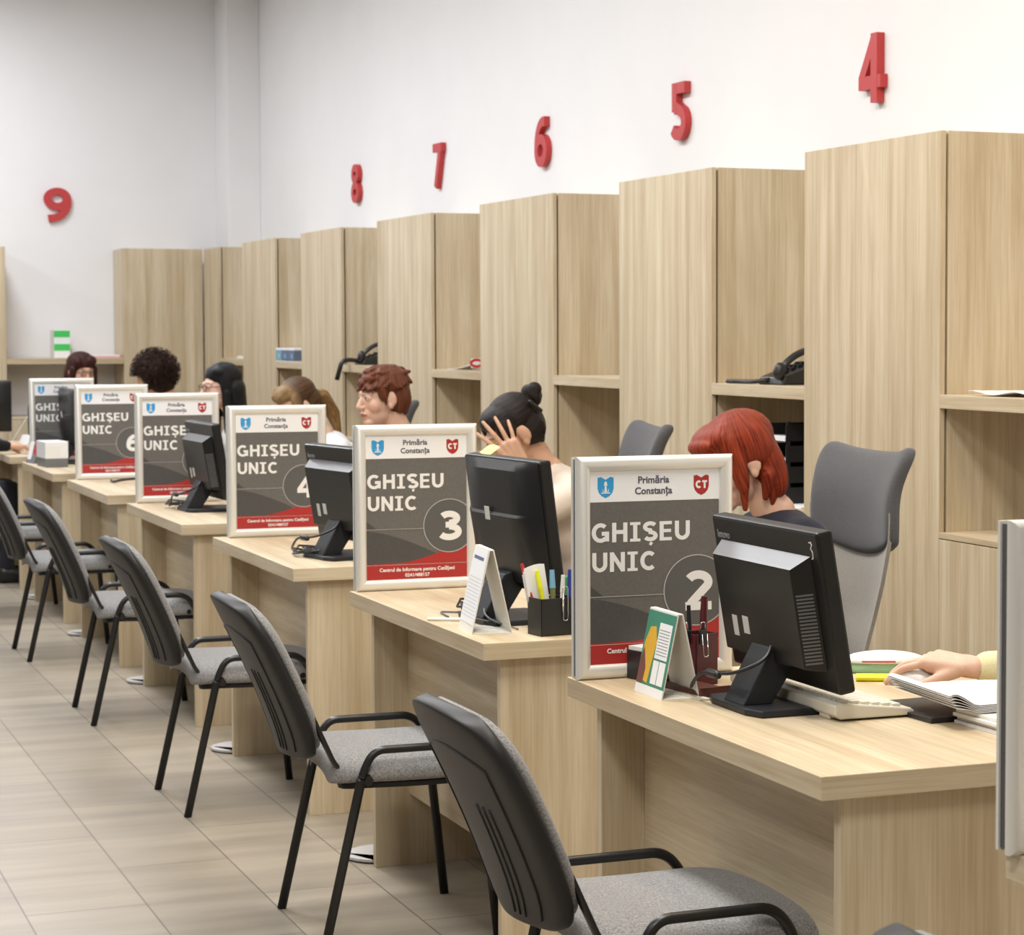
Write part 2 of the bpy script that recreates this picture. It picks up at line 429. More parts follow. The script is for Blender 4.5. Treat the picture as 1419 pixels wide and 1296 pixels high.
# ------------------------------------------------------------------ stroked lettering (bold, cap height 1)
def arc(cx, cy, rx, ry, a0, a1, n=14):
    return [(cx + rx * cos(R(a0 + (a1 - a0) * i / n)), cy + ry * sin(R(a0 + (a1 - a0) * i / n))) for i in range(n + 1)]
def glyph(ch, w=.2):
    h = w / 2
    if ch == 'G': return [arc(.44, .5, .44 - h, .5 - h, 48, 318, 22), [(.76, .06), (.76, .5)], [(.5, .46), (.86, .46)]], .88
    if ch == 'C': return [arc(.44, .5, .44 - h, .5 - h, 48, 312, 22)], .78
    if ch == 'H': return [[(h, 0), (h, 1)], [(.76 - h, 0), (.76 - h, 1)], [(h, .52), (.76 - h, .52)]], .76
    if ch == 'I': return [[(.26, 0), (.26, 1)], [(0, 1 - .075), (.52, 1 - .075), .15], [(0, .075), (.52, .075), .15]], .52
    if ch in 'SȘ':
        g = [arc(.36, .735, .265, .265 - h * .85, 28, 268, 14) + arc(.36, .27, .27, .27 - h * .85, 88, -152, 14)[0:]]
        if ch == 'Ș': g.append([(.44, -.06), (.35, -.21), .14])
        return g, .70
    if ch == 'E': return [[(h, 0), (h, 1)], [(h, 1 - .085), (.62, 1 - .085), .17], [(h, .51), (.58, .51), .17], [(h, .085), (.62, .085), .17]], .64
    if ch == 'U': return [[(h, 1), (h, .42)] + arc(.38, .40, .38 - h, .40 - h, 180, 360, 14) + [(.76 - h, .42), (.76 - h, 1)]], .76
    if ch == 'N': return [[(h, 0), (h, 1)], [(.76 - h, 0), (.76 - h, 1)], [(h * .9, .96), (.76 - h * .9, .04)]], .76
    if ch == 'T': return [[(.33, 0), (.33, 1)], [(0, 1 - h), (.66, 1 - h)]], .66
    if ch == '1': return [[(.35, 0), (.35, 1)], [(.1, .75), (.35, .93), .16], [(.08, .08), (.62, .08), .16]], .66
    if ch == '2': return [arc(.33, .70, .33 - h * .6, .30 - h, 152, -28, 16) + [(.13, .16)], [(0.0, h * .9), (.68, h * .9)], [(.02, .12), (.20, .22), .14]], .70
    if ch == '3': return [arc(.29, .740, .31 - h * .5, .260 - h, 150, -90, 18), arc(.29, .290, .36 - h * .5, .290 - h, 90, -150, 18), [(.17, .53), (.40, .53), .20]], .70
    if ch == '4': return [[(.50, 0), (.50, 1)], [(.49, .93), (.09, .34), .17], [(0.02, .30), (.70, .30), .19]], .72
    if ch == '5': return [[(.16, .50), (.16, 1)], [(.07, 1 - h), (.62, 1 - h)], [(.14, .55), (.25, .57)] + arc(.30, .31, .36 - h, .31 - h, 75, -150, 14)], .68
    if ch in '69':
        g = [arc(.36, .33, .36 - h, .33 - h, 0, 360, 24), arc(.52, .42, .52 - h, .58 - h, 182, 92, 12) + [(.60, .905)]]
        if ch == '9': g = [[(.72 - x, 1 - y) for x, y in p] for p in g]
        return g, .72
    if ch == '7': return [[(.02, 1 - h), (.68, 1 - h)], [(.57, .93), (.20, 0)]], .68
    if ch == '8': return [arc(.36, .745, .325 - h, .255 - h, 0, 360, 20), arc(.36, .28, .36 - h, .28 - h, 0, 360, 22)], .72
    return [], .35
def ribbon(mb, pts, w, d0, d1, sx, sz, ox, oz):
    if len(pts) > 2 and not hasattr(pts[-1], '__len__'): w = pts[-1]; pts = pts[:-1]
    P = [V((a, b)) for a, b in pts]; Q = [P[0]]
    for p in P[1:]:
        if (p - Q[-1]).length > 1e-4: Q.append(p)
    P = Q; n = len(P); closed = (P[0] - P[-1]).length < 1e-3 and n > 4
    if closed: P = P[:-1]; n -= 1
    L, Rr = [], []
    for i in range(n):
        a = P[(i - 1) % n] if (closed or i > 0) else None
        b = P[(i + 1) % n] if (closed or i < n - 1) else None
        t0 = (P[i] - a).normalized() if a is not None else None
        t1 = (b - P[i]).normalized() if b is not None else None
        if t0 is None: t0 = t1
        if t1 is None: t1 = t0
        n0 = V((-t0.y, t0.x)); n1 = V((-t1.y, t1.x)); nn = (n0 + n1)
        nn = nn.normalized() if nn.length > .3 else n0
        k = min(1.6, 1 / max(.4, nn.dot(n0)))
        L.append(P[i] + nn * (w / 2 * k)); Rr.append(P[i] - nn * (w / 2 * k))
    vs = []
    for d in (d0, d1):
        for q in L + Rr: vs.append((ox + q.x * sx, d, oz + q.y * sz))
    fs = []; N = 2 * n
    for i in range(n if closed else n - 1):
        j = (i + 1) % n
        fs += [(i, j, n + j, n + i), (N + i, N + n + i, N + n + j, N + j), (i, N + i, N + j, j), (n + i, n + j, N + n + j, N + n + i)]
    if not closed: fs += [(0, n, N + n, N), (n - 1, N + n - 1, N + N - 1, N - 1)]
    mb.add(vs, fs)
def letters(mb, s, x, z, hgt, d0, d1, w=.2, gap=.13, sx=1.):
    e = min(.0004, (d1 - d0) * .2)
    for ch in s:
        g, adv = glyph(ch, w)
        for k, p in enumerate(g): ribbon(mb, p, w, d0 + e * k, d1 - e * .3 * k, hgt * sx, hgt, x, z)
        x += (adv + gap) * hgt * sx
    return x
def letters_width(s, hgt, gap=.13, sx=1.):
    return sum((glyph(c)[1] + gap) * hgt * sx for c in s) - gap * hgt * sx

# ------------------------------------------------------------------ the room
XW, YB, ZC = 3.82, 17.35, 4.05
struct(boxo('floor', M['floor'], -6, XW + .2, -4, YB + .2, -.2, 0, bevel=0))
struct(boxo('wall_right', M['wall'], XW, XW + .2, -4, YB + .2, 0, ZC, bevel=0))
struct(boxo('wall_back', M['wall'], -6, XW, YB, YB + .2, 0, ZC, bevel=0))
struct(boxo('ceiling', M['ceiling'], -6, XW + .2, -4, YB + .2, ZC, ZC + .2, bevel=0))
struct(boxo('wall_column', M['wall'], 3.585, XW, 16.91, YB, 0, ZC, bevel=.004))

# ------------------------------------------------------------------ wall numbers
for ch, y, wrd in (('4', 7.29, 'four'), ('5', 9.01, 'five'), ('6', 10.73, 'six'), ('7', 12.44, 'seven'), ('8', 14.18, 'eight')):
    mb = MB(); wd = letters_width(ch, .24); letters(mb, ch, -wd / 2, 0, .24, 0, .03, w=.195)
    o = mb.build('wall_number', M['red']); o.location = (XW - .031, y, 2.267); o.rotation_euler = (0, 0, -pi / 2)
    tag(o, 'red raised number %s on the white wall above the cabinets' % ch, 'number', 'red numbers on the walls')
mb = MB(); wd = letters_width('9', .245); letters(mb, '9', -wd / 2, 0, .245, 0, .03, w=.215, sx=1.10)
o = mb.build('wall_number', M['red']); o.location = (2.430, YB - .031, 2.262)
tag(o, 'red raised number 9 on the end wall', 'number', 'red numbers on the walls')

# ------------------------------------------------------------------ cabinets along the wall
XF = 3.40; HC = 2.065
def tall_cabinet(y0, y1, doors, label, depth=.41, loc=None, rz=0):
    w = y1 - y0
    t = empty('tall_cabinet', loc or (XF, y0, 0), rz)
    tag(t, label, 'cabinet', 'tall oak cabinets along the wall')
    mb = MB(); T = .018
    mb.box(.026, depth, 0, T, 0, HC).box(.026, depth, w - T, w, 0, HC).box(.026, depth, T, w - T, HC - T, HC)
    mb.box(.026, depth, T, w - T, .06, .078).box(.03, .045, T, w - T, 0, .06).box(depth - .008, depth, T, w - T, .078, HC - T)
    for z in (.5, .9, 1.3, 1.7): mb.box(.03, depth - .01, T, w - T, z, z + T)
    mb.build('carcass', W_Z, t, bevel=.0008)
    for k in range(doors):
        a = k * w / doors + (.0012 if k else 0); b = (k + 1) * w / doors - (.0012 if k < doors - 1 else 0)
        MB().box(0, .018, a, b, .062, HC).build('door', W_Z, t, bevel=.0012)
    return t
TALL = [(6.08, 7.0, 1, 'tall oak cabinet behind the empty office chair, under red number 4'),
        (7.77, 8.69, 1, 'tall oak cabinet under red number 5'),
        (9.47, 10.48, 2, 'tall oak cabinet with two doors under red number 6'),
        (11.27, 12.27, 2, 'tall oak cabinet with two doors under red number 7'),
        (13.03, 13.99, 1, 'tall oak cabinet under red number 8'),
        (14.68, 15.63, 2, 'tall oak cabinet just past red number 8, last before the corner niche'),
        (16.38, 16.905, 1, 'narrow oak cabinet standing against the white column in the corner')]
for a in TALL: tall_cabinet(*a)
# end wall: rotated so that the doors face the room
tall_cabinet(2.83, 3.395, 1, 'tall oak cabinet on the end wall between the shelf and the corner', .41, (3.395, 16.93, 0), pi / 2)
tall_cabinet(1.1, 2.02, 2, 'tall oak cabinet at the left end of the end wall', .41, (2.02, 16.93, 0), pi / 2)

def low_unit(y0, y1, lab_c, lab_s, loc=None, rz=0):
    w = y1 - y0; L = loc or (XF, y0, 0)
    t = empty('low_cabinet', L, rz); tag(t, lab_c, 'cabinet', 'low oak cabinets in the niches')
    mb = MB(); mb.box(.02, .41, .001, w - .001, 0, .853); mb.build('carcass', W_Z, t)
    MB().box(0, .41, .001, w - .001, .855, .873).build('worktop', W_Y, t, bevel=.001)
    for k in range(2): MB().box(0, .018, .002 + k * w / 2, (k + 1) * w / 2 - .002, .06, .852).build('door', W_Z, t, bevel=.001)
    s = empty('wall_shelf', (L[0], L[1], 1.243), rz); tag(s, lab_s, 'shelf', 'oak shelves in the niches')
    MB().box(0, .41, .001, w - .001, 0, .041).build('shelf_board', W_Y, s, bevel=.001)
    return t
NICHE = [(5.30, 6.08, 'low oak cabinet at the right edge, beside the nearest tall cabinet', 'oak shelf at the right edge with white papers on it'),
         (7.0, 7.77, 'low oak cabinet behind the red-haired woman, carrying letter trays', 'oak shelf with the black phone above the red-haired woman'),
         (8.69, 9.47, 'low oak cabinet behind the woman with the hair bun', 'bare oak shelf between red numbers 5 and 6'),
         (10.48, 11.27, 'low oak cabinet behind the short-haired woman, between numbers 6 and 7', 'oak shelf with a red and white leaflet on it'),
         (12.27, 13.03, 'low oak cabinet behind the blonde woman, under the dangling phone receiver', 'oak shelf with the phone whose receiver hangs over the edge'),
         (13.99, 14.68, 'low oak cabinet below the shelf of blue printed boxes', 'oak shelf carrying the blue printed boxes'),
         (15.63, 16.38, 'low oak cabinet in the corner niche behind the long black-haired woman', 'oak shelf in the corner niche with a small white item')]
for a in NICHE: low_unit(*a)
low_unit(2.02, 2.83, 'low oak cabinet on the end wall under the green striped binder', 'oak shelf on the end wall holding the green striped binder', (2.83, 16.93, 0), pi / 2)

# ------------------------------------------------------------------ counters
HD = .76; XD0, XD1 = 1.64, 2.44
def make_desk():
    t = empty('service_desk')
    mb = MB().box(XD0, XD1, 0, 1.18, HD - .04, HD); mb.m[2] = mb.m[3] = 1
    mb.build('tabletop', [W_Y, W_X], t, bevel=.0015)
    for y in (.03, 1.115):
        MB().box(1.69, 2.40, y, y + .025, 0, HD - .0405).build('side_panel', W_Z, t, bevel=.001)
    MB().box(1.785, 1.803, .056, 1.114, .20, HD - .0405).build('modesty_panel', W_Y, t, bevel=.001)
    mb = MB()
    poly = [(1.70 + .0, 1.142), (2.1, 1.142), (2.1, 1.36)] + [(1.765 + .125 * cos(R(a)), 1.25 + .108 * sin(R(a))) for a in range(90, 271, 15)]
    mb.prism(poly, .004, .013, 'xy'); mb.build('foot_plate', M['steel'], t, bevel=.002, label='pale steel floor plate at the far panel')
    return t
DESKY = [3.31, 5.045, 6.88, 8.62, 10.30, 11.98, 13.70]
DESKL = ['oak service desk at the front carrying the beige keyboard and counter 2 sign',
         'oak service desk with the counter 3 sign and the black pen organiser',
         'oak service desk with the counter 4 sign, third along the row',
         'oak service desk of the counter sign just left of counter 4',
         'oak service desk with the counter 6 sign and only a black cable on it',
         'oak service desk with a white tissue box on it, far down the row',
         'oak service desk at the far end, mostly cut off by the left edge']
desk = make_desk()
desks = []
for i, y in enumerate(DESKY):
    d = desk if i == 0 else copy_tree(desk)
    d.location = (0, y, 0); tag(d, DESKL[i], 'desk', 'oak service desks in a row'); desks.append(d)
d = copy_tree(desk); d.location = (0, 1.56, 0)
tag(d, 'oak service desk cut off by the lower right corner', 'desk', 'oak service desks in a row')
d = copy_tree(desk); d.rotation_euler = (0, 0, pi / 2); d.location = (2.48, 13.31, 0)
tag(d, 'oak service desk set crosswise in front of the end wall', 'desk', 'oak service desks in a row')

# ------------------------------------------------------------------ counter signs
SW, SH = .346, .456; PW, PH = .286, .398
def frame_loop(mb, w, h, prof, y0):
    # profile: (inset, height towards the viewer) swept round a rectangle
    vs = []
    for ins, ht in prof:
        vs += [(-w / 2 + ins, y0 - ht, ins), (w / 2 - ins, y0 - ht, ins), (w / 2 - ins, y0 - ht, h - ins), (-w / 2 + ins, y0 - ht, h - ins)]
    n = len(prof); fs = []
    for k in range(n):
        j = (k + 1) % n
        fs += [(k * 4 + i, k * 4 + (i + 1) % 4, j * 4 + (i + 1) % 4, j * 4 + i) for i in range(4)]
    mb.add(vs, fs)
def make_sign():
    t = empty('counter_sign')
    prof = [(0, -.006), (0, .004), (.003, .009), (.010, .013), (.018, .013), (.026, .009), (.030, .003), (.030, -.006)]
    mb = MB(); frame_loop(mb, SW, SH, prof, 0); mb.build('snap_frame', M['silver'], t, smooth=True, auto=35)
    mb = MB(); frame_loop(mb, SW - .004, SH - .004, [(0, -.0), (0, .007), (.02, .011), (.03, .003), (.03, -.0)], 0)
    o = mb.build('rear_frame', M['silver'], t, smooth=True, auto=35); o.rotation_euler = (0, 0, pi); o.location = (0, .027, .002)
    MB().box(-SW / 2 + .005, SW / 2 - .005, .006, .027, .006, SH - .006).build('backing_board', M['rail'], t)
    p = MB().box(-PW / 2 - .004, PW / 2 + .004, -.0022, -.0012, .027, SH - .027).build('poster', M['pgrey'], t)
    x0 = -PW / 2 - .001; x1 = PW / 2 + .001; zt = SH - .029; zb = .029
    def Y(y): return zt - y
    d = -.0023
    MB().prism([(x0, Y(.064)), (x1, Y(.064)), (x1, zt), (x0, zt)], d - .0003, d, 'xz').build('header_band', M['paper'], p)
    # darker field below the line, mid-grey swoosh above it
    crv = [(x0 + .286 * u, Y(.262 + .115 * u ** 1.5)) for u in [i / 12 for i in range(11)]]
    MB().prism([(x0, Y(.365))] + [(x1 - .03, Y(.365))] + crv[::-1], d - .0003, d, 'xz').build('dark_field', M['pdark'], p)
    MB().prism([(x0, Y(.235))] + [(x0 + .03, Y(.258)), (x0, Y(.258))], d - .0003, d, 'xz').build('dark_field', M['pdark'], p)
    # red sweep and band
    crv = [(x0 + .10 + .188 * u, Y(.352 - .055 * u ** 1.35)) for u in [i / 12 for i in range(13)]]
    MB().prism([(x0, Y(.354)), (x0, zb)] + [(x1, zb)] + crv[::-1], d - .0007, d - .0003, 'xz').build('red_band', M['pred'], p)
    MB().box(x0, x1, d - .0010, d - .0007, Y(.3575), Y(.3565)).build('white_line', M['pthin'], p)
    MB().box(x0, x0 + .163, d - .0010, d - .0003, Y(.259), Y(.2578)).build('grey_line', M['pthin'], p)
    add_text('slogan', 'Centrul de Informare pentru Cetățeni', .0138, M['pink'], p, (0, d - .0011, Y(.375)), .024)
    add_text('phone_line', '0241/488157', .0132, M['pink'], p, (0, d - .0011, Y(.3905)), .024)
    add_text('heading', 'Primăria', .0200, M['ptext'], p, (x0 + .140, d - .0006, Y(.0272)), .026)
    add_text('heading', 'Constanța', .0200, M['ptext'], p, (x0 + .140, d - .0006, Y(.0495)), .026)
    # crests
    def shield(cx, w, h, mat, name):
        pts = [(-.5, .46), (-.3, .5), (-.12, .42), (0, .36), (.12, .42), (.3, .5), (.5, .46), (.5, -.05), (.42, -.25), (.25, -.4), (0, -.5), (-.25, -.4), (-.42, -.25), (-.5, -.05)]
        return MB().prism([(cx + a * w, Y(.034) + b * h) for a, b in pts], d - .0007, d - .0003, 'xz').build(name, mat, p)
    cx = x0 + .0345; shield(cx, .035, .043, M['pblue'], 'blue_crest')
    mb = MB(); z = Y(.034)
    for q in ([(-.003, -.010), (.003, -.010), (.0018, .004), (-.0018, .004)], [(-.004, .004), (.004, .004), (.002, .012), (-.002, .012)],
              [(-.010, -.0125), (.010, -.0125), (.010, -.0105), (-.010, -.0105)], [(-.007, -.002), (-.004, -.010), (-.006, -.010)], [(.007, -.002), (.004, -.010), (.006, -.010)]):
        mb.prism([(cx + a, z + b) for a, b in q], d - .0010, d - .0007, 'xz')
    mb.build('crest_figure', M['pink'], p)
    cx = x0 + .247; shield(cx, .034, .042, M['pred'], 'red_crest')
    mb = MB(); wd = letters_width('CT', .0165); letters(mb, 'CT', cx - wd / 2, Y(.041), .0165, d - .0010, d - .0007, w=.26); mb.build('crest_letters', M['pink'], p)
    mb = MB()
    letters(mb, 'GHIȘEU', x0 + .004, Y(.147), .040, d - .0006, d, w=.205, gap=.135, sx=1.10)
    letters(mb, 'UNIC', x0 + .005, Y(.2075), .040, d - .0006, d, w=.205, gap=.135, sx=1.08)
    mb.build('headline', M['pink'], p)
    # ring, cut off at the paper's edge
    cx, cz, r = x0 + .2365, Y(.2527), .0735
    a_cut = math.degrees(math.acos((x1 - cx) / r))
    ro = [(cx + r * cos(R(a)), cz + r * sin(R(a))) for a in [a_cut + (360 - 2 * a_cut) * i / 48 for i in range(49)]]
    MB().prism(ro, d - .0009, d - .0006, 'xz').build('ring_field', M['pring'], p)
    mb = MB(); ribbon(mb, ro, .0022, d - .0013, d - .0009, 1, 1, 0, 0); mb.build('ring', M['pthin'], p)
    return t, p, (x0, Y, d)
def sign_number(p, info, ch):
    x0, Y, d = info; mb = MB()
    letters(mb, ch, x0 + .211, Y(.294), .082, d - .0016, d - .0010, w=.215, sx=1.06)
    return mb.build('counter_number', M['pink'], p)
sign, poster, info = make_sign()
SIGNS = [(1, 2.706, 1.622, 'counter sign at the right edge, only its silver left side in view'),
         (2, 4.435, 1.640, 'silver framed counter sign with number 2'),
         (3, 6.195, 1.650, 'silver framed counter sign with number 3'),
         (4, 8.00, 1.682, 'silver framed counter sign with number 4'),
         (5, 9.78, 1.676, 'silver framed counter sign, its number behind the monitor, between signs 4 and 6'),
         (6, 11.45, 1.678, 'silver framed counter sign with number 6'),
         (7, 13.12, 1.680, 'farthest silver framed counter sign, its number behind a monitor')]
signs = [sign] + [copy_tree(sign) for _ in SIGNS[1:]]
for s, (n, y, xl, lab) in zip(signs, SIGNS):
    s.location = (xl + SW / 2, y, HD); tag(s, lab, 'sign', 'counter signs on the desks')
    pp = [c for c in COL.objects if c.parent == s and c.name.startswith('poster')][0]
    sign_number(pp, info, str(n))
signs[0].rotation_euler = (0, 0, R(0))

def fillet(pts, r, n=6):
    P = [V(p) for p in pts]; out = [P[0]]
    for i in range(1, len(P) - 1):
        a, b, c = P[i - 1], P[i], P[i + 1]
        d0 = (a - b); d1 = (c - b); k = min(r, d0.length * .48, d1.length * .48)
        p0 = b + d0.normalized() * k; p1 = b + d1.normalized() * k
        for j in range(n + 1):
            u = j / n; out.append(p0 * (1 - u) ** 2 + b * (2 * u * (1 - u)) + p1 * u ** 2)
    out.append(P[-1]); return out
# ------------------------------------------------------------------ monitors
def make_monitor(w=.47, h=.302, kind='hump'):
    """faces local +X (screen), back towards -X; origin at the base on the desk"""
    t = empty('monitor')
    tilt = Matrix.Translation((.0, 0, 0.046 if kind == 'hump' else .075)) @ Matrix.Rotation(R(-9.5 if kind == 'hump' else -7), 4, 'Y')
    px = .055
    def put(o): o.matrix_local = tilt; return o
    mb = MB(); mb.box(px - .022, px + .012, -w / 2, w / 2, .0, h)
    sh = put(mb.build('shell', M['mon'], t, bevel=.006))
    put(MB().box(px + .0121, px + .0135, -w / 2 + .018, w / 2 - .018, .02, h - .018).build('screen', M['screen'], t))
    if kind == 'hump':
        # bulging rear housing with a bright bevel along the top
        a, b, z0, z1, dx = w * .42, w * .37, .04, h * .82, .034
        mb = MB(); X0 = px - .0225; X1 = X0 - dx
        vs = [(X0, -a, z0), (X0, a, z0), (X0, a, z1 + .008), (X0, -a, z1 + .008), (X1, -b, z0 + .008), (X1, b, z0 + .008), (X1, b, z1 - .012), (X1, -b, z1 - .012)]
        mb.add(vs, [(4, 5, 6, 7), (0, 1, 5, 4), (1, 2, 6, 5), (0, 4, 7, 3)])
        mb.cur = 1; mb.add(vs, [(3, 7, 6, 2)])
        put(mb.build('rear_housing', [M['mon'], M['monlip']], t, bevel=.002))
        for sg in (-1, 1):
            mb = MB()
            for k in range(20):
                u = .10 + .04 * k
                z = z0 + u * (z1 - z0 - .04)
                xa, ya = X0 - dx * .12, sg * (a - (a - b) * .12); xb, yb = X0 - dx * .9, sg * (a - (a - b) * .9)
                n = V((-(a - b), sg * dx, 0)).normalized() * .0012; n = V((-abs(n.x), n.y, 0))
                p = [V((xa, ya, z)), V((xb, yb, z)), V((xb, yb, z + .0035)), V((xa, ya, z + .0035))]
                mb.add([q - n for q in p] + [q + n for q in p], [(0, 1, 2, 3), (4, 7, 6, 5), (0, 4, 5, 1), (1, 5, 6, 2), (2, 6, 7, 3), (3, 7, 4, 0)])
            put(mb.build('vent_grille', M['ventlite'], t))
        nx = -.045
    else:
        # gently curved back
        mb = MB(); N = 10; X0 = px - .022
        vs = []; prof = [(0, .012), (.10, .0), (.5, 0), (.95, 0), (1, .012)]
        rows = [(0.02, .0), (.08, .022), (.58, .036), (.60, .030), (.92, .018), (.985, .0)]
        for zf, dp in rows:
            for i in range(N + 1):
                u = -1 + 2 * i / N
                vs.append((X0 - dp * (1 - max(0, (abs(u) - .55) / .45) ** 1.6) - .0005, u * w / 2 * .985, zf * h))
        fs = [(j * (N + 1) + i, j * (N + 1) + i + 1, (j + 1) * (N + 1) + i + 1, (j + 1) * (N + 1) + i) for j in range(len(rows) - 1) for i in range(N)]
        mb.add(vs, fs); put(mb.build('rear_housing', M['mon'], t, smooth=True, auto=30))
        nx = -.03
    # stand: slanted neck on a flat foot
    mb = MB()
    mb.prism([(-.075, .012), (-.015, .012), (.045, .10), (.012, .128), (-.016, .118)], -.045, .045, 'xz')
    mb.build('stand_neck', M['mond'], t, bevel=.003)
    mb = MB(); mb.prism([(-.085, -.075), (-.07, -.12), (.11, -.12), (.125, -.09), (.125, .09), (.11, .12), (-.07, .12), (-.085, .075)], 0, .013, 'xy')
    mb.build('stand_foot', M['mond'], t, bevel=.003)
    t['tilt'] = 0
    return t, put, px, w, h
def sticker(t, put, x, y, z, w, h, mat='sticker', name='sticker'):
    return put(MB().box(x - .0008, x, y - w / 2, y + w / 2, z - h / 2, z + h / 2).build(name, M[mat], t))
mon, put, px, mw, mh = make_monitor()
XS = px - .0225
lg = add_text('brand_lettering', 'lenovo', .021, M['logo'], mon, (0, 0, 0), .022, 'LEFT')
# local +Y is seen on the left from behind: lettering runs towards -Y
lg.matrix_local = mon.matrix_local @ (Matrix.Translation((.0, 0, .046)) @ Matrix.Rotation(R(-9.5), 4, 'Y')) @ Matrix.Translation((XS - .0005, mw / 2 - .022, mh - .042)) @ Matrix(((0, 0, -1, 0), (-1, 0, 0, 0), (0, 1, 0, 0), (0, 0, 0, 1)))
HX = XS - .034
mb = MB()
def yz_ribbon(mb, pts, w, x0, x1):
    tmp = MB(); ribbon(tmp, pts, w, x0, x1, 1, 1, 0, 0)
    mb.add([(v[1], v[0], v[2]) for v in tmp.v], tmp.f)
yz_ribbon(mb, [(-.200, .282), (-.208, .283), (-.211, .278), (-.205, .271), (-.211, .265), (-.210, .254), (-.204, .252)], .0022, XS - .001, XS)
put(mb.build('handwritten_mark', M['sticker'], mon))
sticker(mon, put, HX, .112, .100, .022, .040); sticker(mon, put, HX, .062, .106, .026, .034)
mb = MB()
mb.tube(fillet([(.0, -.02, .135), (-.03, -.06, .10), (-.085, -.03, .072), (-.10, .03, .066), (-.098, .10, .060), (-.09, .17, .02), (-.05, .24, .006)], .09, 8), .0036)
mb.cap((-.098, .02, .064), (-.100, .055, .064), .0085)
mb.build('video_cable', M['black'], mon, smooth=True)
MB().box(-.005, .012, -.095, -.045, .09, .135).build('video_plug', M['bluep'], mon, bevel=.003)
mon.location = (1.858, 3.975, HD); mon.rotation_euler = (0, 0, 0)
tag(mon, 'black monitor seen from behind on the front desk, beside counter sign 2', 'monitor', 'monitors on the desks')
def mon_copy(loc, rz, lab):
    c = copy_tree(mon); c.location = loc; c.rotation_euler = (0, 0, rz)
    for ch in [x for x in COL.objects if x.parent == c and x.name.startswith('handwritten')]: bpy.data.objects.remove(ch)
    return tag(c, lab, 'monitor', 'monitors on the desks')
mon_copy((1.855, 7.17, HD), R(9), 'black monitor with silver-grey ledge half in front of counter sign 4')
mon_copy((1.852, 9.29, HD), R(2), 'black monitor in front of the counter sign between 4 and 6')
mon2, put2, px2, mw2, mh2 = make_monitor(.455, .325, 'flat')
put2(MB().box(px2 - .0592, px2 - .0582, .02, .048, .175, .208).build('sticker', M['sticker'], mon2))
mon2.location = (1.82, 5.44, HD); mon2.rotation_euler = (0, 0, R(5))
tag(mon2, 'large black monitor with smooth curved back in front of counter sign 3', 'monitor', 'monitors on the desks')
c = copy_tree(mon2); c.location = (1.855, 12.92, HD); c.rotation_euler = (0, 0, R(3))
tag(c, 'black monitor in front of the farthest counter sign', 'monitor', 'monitors on the desks')
c = copy_tree(mon2); c.location = (1.615, 15.25, HD); c.rotation_euler = (0, 0, R(84))
tag(c, 'black monitor cut off by the left edge, on the crosswise desk', 'monitor', 'monitors on the desks')

# ------------------------------------------------------------------ visitor chairs
def slab(mb, fn, nu, nv, thick):
    """closed sheet: fn(u,v)->(point, normal), thickness along the normal"""
    vs = []
    for s in (0, 1):
        for j in range(nv + 1):
            for i in range(nu + 1):
                p, n = fn(i / nu, j / nv); vs.append(V(p) - V(n) * thick * s)
    W = nu + 1; Nn = W * (nv + 1); fs = []
    for j in range(nv):
        for i in range(nu):
            a = j * W + i; fs.append((a, a + 1, a + W + 1, a + W)); fs.append((Nn + a, Nn + a + W, Nn + a + W + 1, Nn + a + 1))
    for i in range(nu):
        fs.append((i, Nn + i, Nn + i + 1, i + 1)); a = nv * W + i; fs.append((a, a + 1, Nn + a + 1, Nn + a))
    for j in range(nv):
        a = j * W; fs.append((a, a + W, Nn + a + W, Nn + a)); a = j * W + nu; fs.append((a, Nn + a, Nn + a + W, a + W))
    mb.add(vs, fs)
def rcorner(u, full, hw, rc):
    """half width of a rounded rectangle of length full at position u (0..1)"""
    d = min(u, 1 - u) * full
    return hw if d >= rc else hw - rc + math.sqrt(max(0, rc * rc - (rc - d) ** 2))
def ease(v): return .5 - .5 * cos(pi * v)
def rr(u, k=.14):
    """rounded-rectangle shrink for a sheet: 0..1 -> width factor near the ends"""
    e = min(u, 1 - u)
    return 1 if e > k else math.sqrt(max(0, 1 - ((k - e) / k) ** 2)) * .22 + .78
